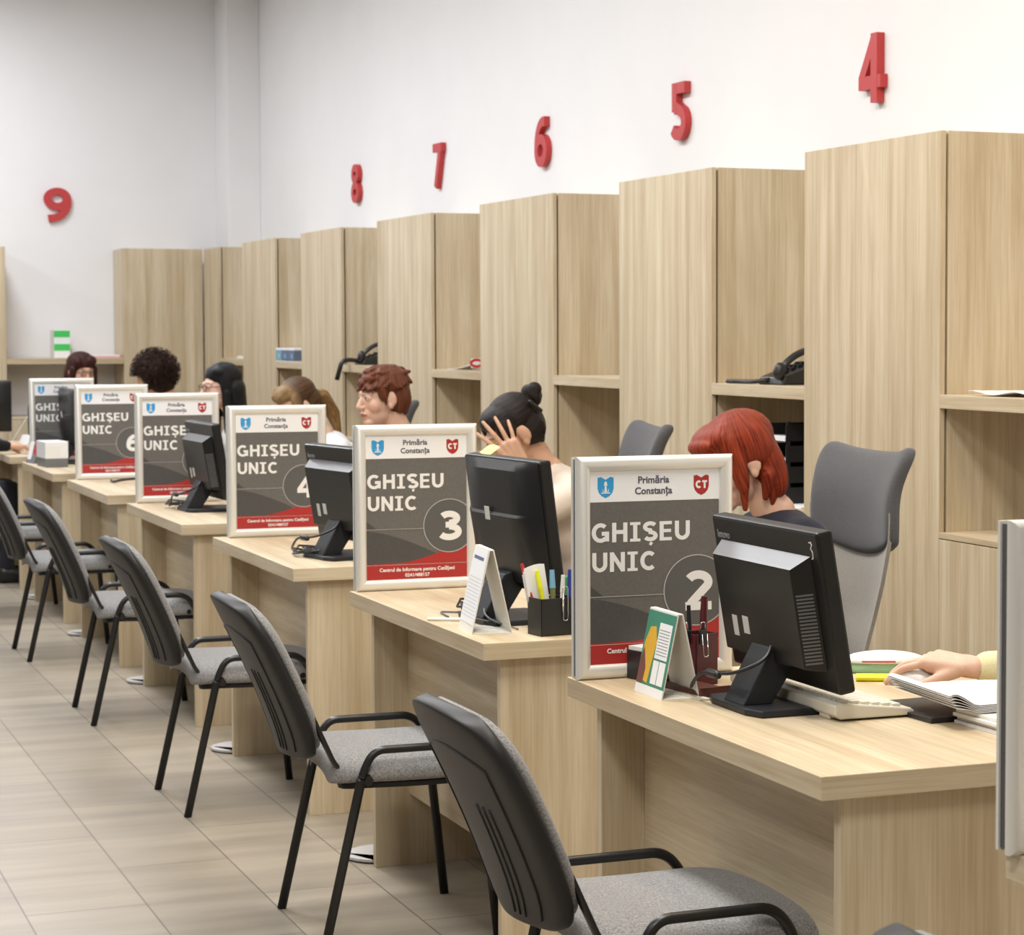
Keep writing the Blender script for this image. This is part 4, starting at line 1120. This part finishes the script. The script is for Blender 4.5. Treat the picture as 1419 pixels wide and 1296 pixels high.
# letter trays under the shelf behind the red-haired woman
for k in range(4):
    z = .873 + .072 * k
    t = grp('letter_tray', (3.60, 7.36, z), 0, ['lowest black letter tray on the low cabinet behind the red hair', 'second black letter tray from the bottom behind the red hair', 'third black letter tray from the bottom behind the red hair', 'topmost black letter tray behind the red hair'][k], 'letter tray', 'stacked letter trays')
    mb = MB(); mb.box(-.15, .15, -.115, .115, 0, .004).box(-.15, .15, -.115, -.111, 0, .06).box(-.15, .15, .111, .115, 0, .06).box(.146, .15, -.115, .115, 0, .06)
    for a in (-.14, .14):
        for b in (-.113, .113): mb.box(a - .006, a + .006, b - .003, b + .003, 0, .072)
    mb.build('tray', M['black'], t)
    MB().box(-.149, .12, -.105, .105, .004, .012 + .006 * (k % 2)).build('papers', M['paper'], t)
t = grp('paper_sheet', (3.47, 7.17, .873), 12, 'loose white sheet on the low cabinet beside the letter trays', 'paper')
MB().box(-.06, .10, -.08, .08, 0, .004).build('sheet', M['paper'], t)
# papers on the nearest shelf
t = grp('paper_pile', (3.53, 5.80, ZS), 12, 'crumpled white papers on the shelf at the right edge', 'papers')
mb = MB(); slab(mb, lambda u, v: ((-.10 + .2 * u, -.14 + .28 * v, .006 + .010 * sin(5 * v + 2 * u) ** 2), (0, 0, 1)), 10, 14, .002); mb.build('sheet', M['paper'], t, smooth=True)
t = grp('paper_pad', (3.62, 5.66, ZS), 5, 'small cream pad standing behind the crumpled papers on the right shelf', 'papers')
MB().box(-.05, .05, -.06, .06, 0, .030).build('pad', M['paper2'], t)
t = grp('leaflet', (3.50, 10.93, ZS), 6, 'white leaflet with red print on the shelf between numbers 6 and 7', 'leaflet')
mb = MB(); slab(mb, lambda u, v: ((-.06 + .12 * u, .16 - .30 * v, .004 + .03 * v * v), (0, 0, 1)), 4, 10, .002); mb.build('sheet', M['paper'], t, smooth=True)
mb = MB(); ribbon(mb, arc(-.035, .0, .03, .016, 0, 360, 16), .012, -.141, -.1395, 1, 1, 0, .035); mb.build('red_print', M['redp'], t)
MB().box(-.06, .06, -.1395, -.132, .012, .058).build('upright_fold', M['paper'], t)
for k, (y, l, m2) in enumerate(((14.60, .14, 'blue2'), (14.44, .14, 'navyp'), (14.27, .16, 'navyp'))):
    t = grp('printed_box', (3.50, y, ZS), 0, ['blue printed box at the left of the shelf boxes', 'slate blue printed box in the middle of the shelf boxes', 'slate printed box at the right of the shelf boxes'][k], 'box', 'printed boxes on the shelf')
    MB().box(-.10, .12, -l / 2, l / 2, 0, .085).build('box', M['paper'], t, bevel=.001)
    MB().box(-.1015, -.1, -l / 2 + .002, l / 2 - .002, .006, .072).build('printed_panel', M[m2], t)
    MB().box(-.10, .12, -l / 2 - .0015, -l / 2, .006, .072).build('printed_panel', M[m2], t)
    MB().box(-.103, -.1015, -l / 2 + .02, -l / 2 + .07, .02, .05).build('pale_print', M['blue2'] if m2 != 'blue2' else M['mint'], t)
t = grp('small_white_box', (3.47, 15.83, ZS), 0, 'small white item on the corner shelf', 'box')
MB().box(-.05, .05, -.09, .09, 0, .022).build('lid', M['white'], t, bevel=.006)
# end wall shelf
t = grp('ring_binder', (2.42, 17.10, ZS), 0, 'binder with bright green stripes standing on the end wall shelf', 'binder')
MB().box(-.055, .055, -.02, .18, 0, .20).build('cover', M['paper'], t, bevel=.002)
MB().box(-.0555, .0555, -.0215, -.020, .148, .195).build('green_stripe', M['greenp'], t)
MB().box(-.0555, .0555, -.0215, -.020, .052, .10).build('green_stripe', M['greenp'], t)
t = grp('pink_folder', (2.68, 17.08, ZS), 0, 'flat pink folder on the end wall shelf', 'folder')
MB().box(-.13, .13, -.10, .12, 0, .014).build('cover', M['pinkp'], t, bevel=.001)
MB().box(-.12, .128, -.095, .118, .014, .022).build('sheets', M['paper'], t)

# ------------------------------------------------------------------ people
def voxel_mesh(mb, name, mats, voxel, smooth=4, fac=.5):
    me = mb.mesh(name + '_src', mats)
    o = bpy.data.objects.new('tmp', me); COL.objects.link(o)
    r = o.modifiers.new('r', 'REMESH'); r.mode = 'VOXEL'; r.voxel_size = voxel; r.use_smooth_shade = True
    if smooth:
        s = o.modifiers.new('s', 'SMOOTH'); s.iterations = smooth; s.factor = fac
    out = evaluated(o); bpy.data.objects.remove(o); bpy.data.meshes.remove(me)
    out.materials.clear()
    for m in (mats if isinstance(mats, (list, tuple)) else [mats]): out.materials.append(m)
    out.polygons.foreach_set('use_smooth', [True] * len(out.polygons))
    out.name = name
    return out

def T(mb, X, kind, *a):
    """add a primitive given in a local frame X (4x4) to the builder"""
    if kind == 'e':
        c, r = a[0], a[1]; rot = a[2] if len(a) > 2 else Matrix.Identity(3)
        mb.ell(X @ V(c), r, X.to_3x3() @ rot, n=20, m=12)
    else:
        mb.cap(X @ V(a[0]), X @ V(a[1]), *a[2:])

def head_prims(mb, X):
    T(mb, X, 'e', (-.014, 0, .036), (.095, .074, .084))
    T(mb, X, 'e', (.022, 0, .0), (.070, .063, .088))
    T(mb, X, 'e', (.027, 0, -.056), (.057, .053, .048))
    T(mb, X, 'e', (.066, 0, -.086), (.024, .029, .021))
    T(mb, X, 'e', (.066, 0, -.050), (.026, .036, .030))
    for s in (-1, 1):
        T(mb, X, 'e', (.052, s * .034, -.020), (.030, .029, .034))
        T(mb, X, 'e', (.0735, s * .031, .011), (.0170, .018, .0125))
        T(mb, X, 'c', (.089, s * .008, .031), (.072, s * .044, .029), .0105, .0085)
        T(mb, X, 'e', (.099, s * .0095, -.027), (.010, .0075, .007))
        T(mb, X, 'e', (-.004, s * .075, .004), (.021, .0105, .031), rotM(0, 12, s * -18))
        T(mb, X, 'e', (.000, s * .074, -.022), (.013, .010, .017))
    T(mb, X, 'c', (.088, 0, .020), (.107, 0, -.022), .0088, .0118)
    T(mb, X, 'e', (.089, 0, -.052), (.013, .022, .0065))
    T(mb, X, 'e', (.086, 0, -.064), (.013, .019, .0075))

FING = [(.030, .088, (.044, .027, .021), .0088), (.010, .092, (.048, .031, .022), .0090), (-.010, .089, (.044, .029, .022), .0086), (-.028, .081, (.034, .021, .019), .0076)]
def hand_prims(mb, W, f, n, side, curl, spread=(8, 2, -4, -11), thumb=(45, -20, 14), scale=1.):
    """W wrist, f towards the fingers, n out of the back of the hand; side +1 left, -1 right"""
    f = V(f).normalized(); n = V(n); n = (n - f * n.dot(f)).normalized()
    t = f.cross(n) if side < 0 else n.cross(f)          # towards the thumb
    # palm normal is -n: right hand thumb = f x palm = -(f x n)... resolved by handedness below
    if side < 0: t = n.cross(f) if False else (-(n)).cross(f) * -1
    X = Matrix((f, t, n)).transposed().to_4x4()
    X.translation = V(W)
    S = Matrix.Scale(scale, 4); X = X @ S
    T(mb, X, 'c', (-.010, 0, 0), (.014, 0, 0), .0235, .0240)
    for k, (y, L, seg, r) in enumerate(FING):
        T(mb, X, 'c', (.010, y * .55, 0), (L, y, .002), .0165, .0125)
        T(mb, X, 'c', (.03, y * .7, -.006), (L - .012, y * .95, -.006), .014, .011)
        a = R(spread[k]); p = V((L, y, .001)); ang = 0
        cv = curl[k]
        for j in range(3):
            ang += R(cv[j]); d = V((cos(ang) * cos(a), cos(ang) * sin(a), -sin(ang)))
            q = p + d * seg[j]
            T(mb, X, 'c', tuple(p), tuple(q), r * (1 - .08 * j), r * (.94 - .10 * j)); p = q
    a, e, b = thumb
    d = V((cos(R(a)) * cos(R(e)), sin(R(a)) * cos(R(e)), sin(R(e))))
    p = V((.022, .022, -.006)); q = p + d * .046
    T(mb, X, 'c', tuple(p), tuple(q), .0155, .0115)
    d2 = V((cos(R(a - b)) * cos(R(e)), sin(R(a - b)) * cos(R(e)), sin(R(e)))); q2 = q + d2 * .033
    T(mb, X, 'c', tuple(q), tuple(q2), .0108, .0098)
    d3 = V((cos(R(a - 2 * b)) * cos(R(e)), sin(R(a - 2 * b)) * cos(R(e)), sin(R(e)))); q3 = q2 + d3 * .026
    T(mb, X, 'c', tuple(q2), tuple(q3), .0098, .0078)
    return X

def elbow(S, W, a, b, hint):
    S, W = V(S), V(W); d = W - S; L = min(d.length, (a + b) * .998); u = d.normalized()
    x = (a * a - b * b + L * L) / (2 * L); h = math.sqrt(max(0, a * a - x * x))
    hn = V(hint); hn = (hn - u * hn.dot(u)).normalized()
    return S + u * x + hn * h

RELAX = [(18, 22, 14), (20, 25, 16), (22, 28, 18), (24, 30, 20)]
FLAT = [(8, 12, 8)] * 4
def person(loc, face, head, label, cloth, hair, skin='skin', hyaw=0, hpitch=0, hroll=0, hands=None, voxel=.005, glasses=False, collar=.0, sleeve=.93, legs=True, extra=None):
    """loc: floor point under the pelvis; face: heading in degrees; head: head centre in local coordinates (x forward, y left)"""
    H = V(head); base = Matrix.Translation(V((loc[0], loc[1], 0))) @ Matrix.Rotation(R(face), 4, 'Z')
    HX = Matrix.Translation(H) @ Matrix.Rotation(R(hyaw), 4, 'Z') @ Matrix.Rotation(R(hpitch), 4, 'Y') @ Matrix.Rotation(R(hroll), 4, 'X')
    P = V((0, 0, .555))
    nb = HX @ V((-.032, 0, -.055))
    N = H + V((-.075 - .0016 * hpitch, 0, -.175 + .0007 * hpitch)); N.y = H.y * .6
    sp = (N - P); lean = math.atan2(sp.x, sp.z); RL = Matrix.Rotation(lean, 3, 'Y')
    def at(k, dx=0, dy=0): return P + sp * k + RL @ V((dx, dy, 0))
    def torso(mb, g):
        I = Matrix.Identity(4)
        def e(c, r, rot=None): mb.ell(c, [q + g for q in r], rot or RL)
        e(P + V((-.01, 0, 0)), (.125, .180, .105), Matrix.Identity(3))
        e(at(.30, .005), (.105, .148, .13)); e(at(.55, .008), (.108, .150, .13)); e(at(.78, .0), (.105, .160, .125))
        for s in (-1, 1):
            e(at(.63, .062, s * .062), (.062, .075, .072))
            mb.cap(at(.955, -.02, s * .03), at(.90, -.012, s * .155), .046 + g, .056 + g)
            mb.cap(at(.80, -.042, s * .075), at(.50, -.040, s * .07), .066 + g, .068 + g)
        mb.cap(at(.90, -.03), at(.6, -.03), .07 + g, .08 + g)
    SH = {s: at(.885, -.005, s * .178) for s in (1, -1)}
    hands = hands or {}
    arms = {}
    for s in (1, -1):
        h = hands.get(s) or dict(W=(.42, s * .16, HD + .045), f=(1, -s * .25, -.05), n=(0, 0, 1), curl=RELAX)
        W = V(h['W']); E = elbow(SH[s], W, .285, .245, h.get('hint', (-.25, s * .8, -.9)))
        arms[s] = (SH[s], E, W, h)
    def limb(mb, s, g, end=1.):
        S, E, W, h = arms[s]
        mb.cap(S, S.lerp(E, .5), .052 + g, .046 + g); mb.cap(S.lerp(E, .5), E, .046 + g, .037 + g)
        M_ = E.lerp(W, .35); mb.cap(E, M_, .038 + g, .036 + g)
        Z = E.lerp(W, end); mb.cap(M_, Z, .036 + g, (.036 - .012 * max(0, (end - .35) / .65)) + g)
    def legp(mb, g, foot=True):
        for s in (-1, 1):
            hip = V((.02, s * .09, .545)); kn = V((.43, s * .11, .535)); an = V((.40, s * .105, .10))
            mb.cap(hip, kn, .082 + g, .058 + g); mb.cap(kn, kn.lerp(an, .4), .056 + g, .052 + g); mb.cap(kn.lerp(an, .4), an, .052 + g, .036 + g)
    body = MB()
    head_prims(body, HX)
    body.cap(nb, N + V((0, 0, .015)), .050, .054); body.cap(N + V((.0, 0, .03)), N + V((-.01, 0, -.05)), .054, .075)
    torso(body, -.004)
    for s in (1, -1):
        limb(body, s, -.003); S, E, W, h = arms[s]
        hand_prims(body, W, h['f'], h['n'], s, h['curl'], h.get('spread', (8, 2, -4, -11)), h.get('thumb', (45, -20, 14)), h.get('scale', 1.))
    if legs: legp(body, -.004)
    if legs:
        for s in (-1, 1): body.cap((.39, s * .105, .06), (.50, s * .115, .035), .036, .028)
    me = voxel_mesh(body, 'person', M[skin], voxel, 5)
    HI = HX.inverted(); at_ = me.attributes.new('head_co', 'FLOAT_VECTOR', 'POINT'); buf = []
    for v_ in me.vertices: buf += list(HI @ v_.co)
    at_.data.foreach_set('vector', buf)
    o = link('person', me); o.matrix_world = base
    tag(o, label, 'person', None)
    top = MB(); torso(top, .012)
    for s in (1, -1): limb(top, s, .010, hands.get(s, {}).get('sleeve', sleeve))
    if collar: top.cap(N + V((0, 0, -.02)), N + V((.0, 0, collar)), .072, .066)
    link('knit_top', voxel_mesh(top, 'top', M[cloth], .0075, 22, .6), o)
    if legs:
        tr = MB(); legp(tr, .010); tr.ell(P + V((-.01, 0, -.02)), (.128, .186, .10)); link('trousers', voxel_mesh(tr, 'trousers', M['trous'], .009, 4), o)
        for s in (-1, 1):
            sh = MB(); sh.cap((.385, s * .105, .062), (.50, s * .117, .042), .046, .036); sh.cap((.37, s * .105, .035), (.53, s * .118, .028), .034, .027)
            q = voxel_mesh(sh, 'shoe', M['shoe'], .008, 2)
            for v_ in q.vertices: v_.co.z = max(0.0, v_.co.z)
            link('shoe', q, o)
    for name, mat, prims, vx in hair:
        hb = MB()
        for pr in prims: T(hb, Matrix.Identity(4), *pr)
        hm = voxel_mesh(hb, name, M[mat], vx, 3)
        ho = link(name, hm, o); ho.matrix_local = HX
    if glasses:
        g = MB()
        for s in (-1, 1):
            g.tube([(.101, s * .031 + .021 * cos(a), .010 + .016 * sin(a)) for a in [2 * pi * i / 18 for i in range(18)]], .0018, n=6, closed=True)
            g.tube([(.100, s * .051, .014), (.0, s * .076, .016), (-.012, s * .078, .006)], .0018, n=6)
        g.tube([(.101, -.010, .013), (.104, 0, .016), (.101, .010, .013)], .0016, n=6)
        go = g.build('spectacles', M['lens'], o, smooth=True); go.matrix_local = HX
    if extra: extra(o, HX, arms)
    return o, HX, arms

CAP = [('e', (-.024, 0, .058), (.091, .084, .078)), ('e', (-.048, 0, .012), (.074, .082, .088))]
# hair styles, in head coordinates
H_BOB = [('hair', 'h_red', CAP + [('e', (-.022, 0, .060), (.104, .092, .084)), ('e', (.045, -.012, .090), (.058, .072, .038), rotM(0, 18, 0)), ('e', (.084, -.01, .084), (.026, .058, .020), rotM(0, 35, 0)),
        ('e', (.036, .068, .012), (.026, .018, .085), rotM(0, -6, 0)), ('e', (.040, -.066, .012), (.028, .018, .085), rotM(0, -8, 0)), ('c', (.038, .064, -.045), (.054, .058, -.105), .014, .008),
        ('e', (-.014, .074, .034), (.040, .018, .036)), ('e', (-.030, .070, .045), (.055, .026, .06)), ('e', (-.030, -.070, .045), (.055, .026, .06)),
        ('e', (-.062, .050, -.030), (.046, .036, .090)), ('e', (-.062, -.050, -.030), (.046, .036, .090)), ('e', (-.078, 0, -.02), (.045, .07, .10)),
        ('c', (-.035, .074, -.045), (-.012, .062, -.100), .020, .009), ('c', (-.055, .06, -.07), (-.03, .05, -.125), .022, .008)], .004)]
H_BUN = [('hair', 'h_dark', CAP + [('e', (.020, 0, .078), (.070, .070, .046)), ('e', (.035, .055, .045), (.040, .022, .045)), ('e', (.035, -.055, .045), (.040, .022, .045)), ('e', (-.045, .066, .0), (.046, .018, .055)), ('e', (-.045, -.066, .0), (.046, .018, .055)), ('e', (-.06, 0, -.045), (.035, .05, .04))], .004),
         ('hair_bun', 'h_dark', [('e', (-.122, 0, .078), (.030, .042, .042)), ('e', (-.135, .018, .095), (.026, .024, .026)), ('e', (-.140, -.016, .068), (.026, .028, .028)), ('e', (-.105, .0, .070), (.03, .03, .03))], .004),
         ('hair_clip', 'black', [('c', (-.075, .075, .085), (-.100, .066, .035), .007, .007)], .003)]
H_SHORT = [('hair', 'h_auburn', CAP + [('e', (-.020, 0, .062), (.102, .087, .080)), ('e', (.030, 0, .092), (.054, .066, .032), rotM(0, 20, 0)), ('e', (.062, .015, .088), (.022, .045, .020)), ('e', (.028, .070, .040), (.028, .014, .046)), ('e', (.028, -.070, .040), (.028, .014, .046)),
        ('c', (.022, .072, .03), (.020, .070, -.02), .011, .004), ('e', (-.055, .062, .0), (.045, .024, .060)), ('e', (-.055, -.062, .0), (.045, .024, .060)), ('e', (-.082, 0, -.01), (.034, .06, .07)), ('e', (-.066, 0, -.07), (.024, .045, .05))], .004)]
H_BLONDE = [('hair', 'h_blonde', CAP + [('e', (.030, 0, .080), (.062, .068, .042)), ('e', (.064, .0, .076), (.030, .055, .028)), ('c', (.05, .04, .10), (.075, .035, .085), .02, .014), ('c', (.05, -.02, .105), (.08, -.015, .088), .02, .014), ('e', (.02, .066, .038), (.034, .018, .046)), ('e', (.02, -.066, .038), (.034, .018, .046)), ('e', (-.06, 0, -.03), (.036, .055, .05))], .004),
            ('ponytail', 'h_tail', [('c', (-.105, 0, .02), (-.14, .0, -.01), .022, .03), ('c', (-.14, 0, -.01), (-.150, .01, -.10), .034, .034), ('c', (-.15, .01, -.10), (-.135, .02, -.20), .034, .014)], .0045),
            ('hair_band', 'black', [('e', (-.115, 0, .012), (.014, .026, .026))], .004)]
H_LONG = [('hair', 'h_black', CAP + [('e', (-.020, 0, .062), (.098, .088, .080)), ('e', (.004, .040, .088), (.058, .045, .038)), ('e', (.004, -.040, .088), (.058, .045, .038)), ('e', (-.002, .074, .02), (.034, .020, .085)), ('e', (-.002, -.074, .02), (.034, .020, .085)),
         ('c', (.0, .074, -.02), (.0, .078, -.22), .026, .022), ('c', (.0, -.074, -.02), (.0, -.078, -.22), .026, .022), ('c', (-.055, .05, .0), (-.085, .055, -.24), .052, .04), ('c', (-.055, -.05, .0), (-.085, -.055, -.24), .052, .04), ('c', (-.08, 0, .0), (-.105, 0, -.25), .055, .04)], .005)]
rc = random.Random(11)
for _ in range(70):
    d = V((rc.gauss(0, 1), rc.gauss(0, 1), abs(rc.gauss(0, 1)))).normalized()
    c = V((-.020 + d.x * .098, d.y * .083, .062 + d.z * .078)) * .962; q = c + (d * .05 + V((.55 if d.x > .1 else -.3, d.y * .2, -.45 if d.z < .6 else -.05))).normalized() * .030
    H_SHORT[0][2].append(('c', tuple(c), tuple(q), .0105, .0065))
def curls():
    pr = list(CAP)
    pr += [('e', (-.015, 0, .060), (.106, .104, .088)), ('e', (-.045, 0, -.01), (.085, .100, .10))]
    n = 0
    while n < 210:
        d = V((rc.gauss(0, 1), rc.gauss(0, 1), rc.gauss(0, 1))).normalized()
        if d.x > .55 and d.z < .15: continue
        c = V((-.02 + d.x * .110, d.y * .116, .035 + d.z * .108))
        if c.z < -.10: continue
        pr.append(('e', tuple(c), rc.uniform(.012, .021))); n += 1
    for _ in range(26):
        c = V((rc.uniform(.05, .10), rc.uniform(-.07, .07), rc.uniform(.05, .11))); pr.append(('e', tuple(c), rc.uniform(.012, .020)))
    return [('hair', 'h_curly', pr, .0045)]
H_CURLY = curls()
H_MAH = [('hair', 'h_mah', CAP + [('e', (-.018, 0, .062), (.104, .094, .084)), ('e', (.035, .035, .086), (.055, .05, .040)), ('e', (.03, -.05, .075), (.055, .035, .046)), ('c', (.035, .072, .03), (.03, .080, -.09), .024, .020), ('c', (.030, -.074, .03), (.02, -.080, -.10), .026, .020), ('e', (-.05, .06, -.03), (.05, .04, .10)), ('e', (-.05, -.06, -.03), (.05, .04, .10)), ('e', (-.07, 0, -.03), (.05, .07, .10))], .005)]

def LOC(base, face, p):
    """world point -> a person's local frame"""
    return (Matrix.Translation(V((base[0], base[1], 0))) @ Matrix.Rotation(R(face), 4, 'Z')).inverted() @ V(p)
def DIRL(face, d): return Matrix.Rotation(R(-face), 3, 'Z') @ V(d)
MOUSE = [(20, 18, 12), (20, 22, 12), (24, 28, 14), (28, 30, 16)]

# red-haired woman
b = (2.69, 5.615)
person(b, 180, LOC(b, 180, (2.545, 5.64, 1.118)), 'woman with a bright red bob and navy top, head bent, seated behind counter sign 2', 'navy', H_BOB, 'skin2', hyaw=6, hpitch=20, hroll=4, voxel=.004,
       hands={-1: dict(W=LOC(b, 180, (2.33, 6.02, HD + .045)), f=DIRL(180, (-1, .55, -.12)), n=(0, 0, 1), curl=MOUSE, hint=(-.3, -.5, -.8), sleeve=.8)})
# woman with a bun, her left hand on her forehead
b = (2.80, 7.42)
def ringx(o, HX, arms):
    pass
person(b, 180, LOC(b, 180, (2.515, 7.40, 1.128)), 'woman with a dark hair bun and cream jumper resting her forehead on her hand', 'cream', H_BUN, 'skin', hyaw=8, hpitch=30, hroll=0, voxel=.0035, collar=.012,
       hands={1: dict(W=LOC(b, 180, (2.500, 7.272, 1.030)), f=DIRL(180, (-.60, .04, .80)), n=DIRL(180, (-.22, -1, -.05)), curl=[(4, 8, 6), (6, 12, 6), (8, 16, 8), (12, 18, 10)], spread=(17, 4, -9, -22), thumb=(80, -16, 2), hint=(.2, .3, -1), sleeve=.75)})
# short auburn hair
b = (2.83, 9.14)
person(b, 180, LOC(b, 180, (2.555, 9.16, 1.198)), 'woman with short auburn hair looking left over counter sign 3', 'shirtg', H_SHORT, 'skin2', hyaw=12, hpitch=4, hroll=0, voxel=.0038)
# blonde with a ponytail
b = (2.82, 10.46)
person(b, 180, LOC(b, 180, (2.53, 10.50, 1.127)), 'woman with a blonde ponytail and white top bent down behind counter sign 4', 'shirtw', H_BLONDE, 'skin2', hyaw=16, hpitch=24, voxel=.0042)
# long black hair, spectacles
b = (2.82, 12.12)
person(b, 180, LOC(b, 180, (2.535, 12.20, 1.172)), 'woman with long straight black hair, spectacles and white blouse', 'shirtw', H_LONG, 'skin2', hyaw=10, hpitch=2, voxel=.0045, glasses=True)
# curly hair
b = (2.82, 14.06)
po, hxc, _a = person(b, 180, LOC(b, 180, (2.53, 14.10, 1.192)), 'woman with bushy curly brown hair behind counter sign 6', 'shirtg', H_CURLY, 'skin', hyaw=-22, hpitch=16, voxel=.005)
# at the end wall
mb = MB()
for _ in range(900):
    d = V((rc.gauss(0, 1), rc.gauss(0, 1), rc.gauss(0, 1))).normalized()
    if d.x > .5 and d.z < .1 or d.z < -.75: continue
    c = V((-.02 + d.x * .134, d.y * .138, .037 + d.z * .132)); u = d.orthogonal().normalized(); w_ = d.cross(u); ph = rc.uniform(0, 6.3); r = rc.uniform(.006, .012)
    mb.tube([c + u * (r * cos(ph + 1.1 * i)) + w_ * (r * sin(ph + 1.1 * i)) + d * (-.020 + .0042 * i) for i in range(10)], .0015, n=4)
fz = mb.build('hair_frizz', M['h_curly'], po, smooth=True); fz.matrix_local = hxc
# at the end wall
b = (2.42, 16.22)
person(b, 270, LOC(b, 270, (2.385, 15.96, 1.195)), 'woman with dark mahogany hair and spectacles facing the room at the end wall', 'shirtg', H_MAH, 'skin', hyaw=16, hpitch=6, voxel=.005, glasses=True)
# worker at the front desk: only the hand on the mouse is in view
b = (2.76, 3.62)
person(b, 180, LOC(b, 180, (2.60, 3.62, 1.20)), 'person in a pale yellow cardigan, only the hand on the white mouse showing', 'shirty', H_SHORT, 'skin2', hpitch=12, voxel=.0034,
       hands={-1: dict(W=LOC(b, 180, (2.326, 4.026, HD + .043)), f=DIRL(180, (-.62, .78, .10)), n=DIRL(180, (-.12, -.12, 1)), curl=MOUSE, spread=(13, 3, -8, -19), thumb=(36, -22, 4), hint=(-.35, -.35, -1), sleeve=.86, scale=1.0)})
# customer in a black coat at the left edge
b = (1.26, 14.20)
person(b, 0, LOC(b, 0, (1.33, 14.20, 1.24)), 'customer in a black coat seated at the far desk, cut off by the left edge', 'shirtb', H_SHORT, 'skin', hpitch=10, voxel=.006)

# ------------------------------------------------------------------ light
def area(loc, sx, sy, e, col=(1, 1, 1), spread=180):
    l = bpy.data.lights.new('ceiling_and_fill_lamp', 'AREA'); l.shape = 'RECTANGLE'; l.size = sx; l.size_y = sy
    l.energy = e; l.color = col; l.spread = R(spread)
    o = bpy.data.objects.new('ceiling_and_fill_lamp', l); COL.objects.link(o); o.location = loc; return o
for k in range(6):
    y = 3.3 + 2.45 * k
    col = (1, .965, .90) if k < 1 else ((.98, .975, .965) if k < 3 else (.94, .97, 1.02))
    area((1.35, y, 3.98), .6, 1.2, [84, 85, 82, 80, 79, 68][k], col)
    area((-1.6, y, 3.98), .6, 1.2, [34, 34, 34, 36, 40, 44][k], (.95, .975, 1))
area((2.5, 4.5, 3.98), .6, 1.2, 32, (1, .76, .44))
area((-.4, .8, 3.98), .6, 1.2, 108, (1, .96, .9))  # added fill lamp on the camera side, brightens faces turned towards the camera
w = bpy.data.worlds.new('ambient_fill'); SC.world = w; w.use_nodes = True  # soft world light added as even fill through the open sides
bg = w.node_tree.nodes['Background']; bg.inputs[0].default_value = (.97, .985, 1, 1); bg.inputs[1].default_value = .13

# ------------------------------------------------------------------ camera
F = 3230.; PX, PY = 972., 648.; Wd, Ht = 1419., 1296.
cam = bpy.data.cameras.new('camera'); co = bpy.data.objects.new('camera', cam); COL.objects.link(co)
cam.sensor_fit = 'HORIZONTAL'; cam.sensor_width = 36; cam.lens = 36 * F / Wd
cam.shift_x = (Wd / 2 - PX) / Wd; cam.shift_y = 0
pitch = math.atan2(188, F); yaw = math.atan2(1399, math.hypot(F, 188))
co.location = (0, 0, 1.47); co.rotation_euler = (pi / 2 - pitch, 0, -yaw)
cam.clip_start = .05; cam.clip_end = 100
cam.dof.use_dof = True; cam.dof.focus_distance = 4.6; cam.dof.aperture_fstop = 13
SC.camera = co
SC.view_settings.view_transform = 'Standard'; SC.view_settings.look = 'None'
SC.view_settings.exposure = -.15; SC.view_settings.gamma = 1; SC.view_settings.use_curve_mapping = False
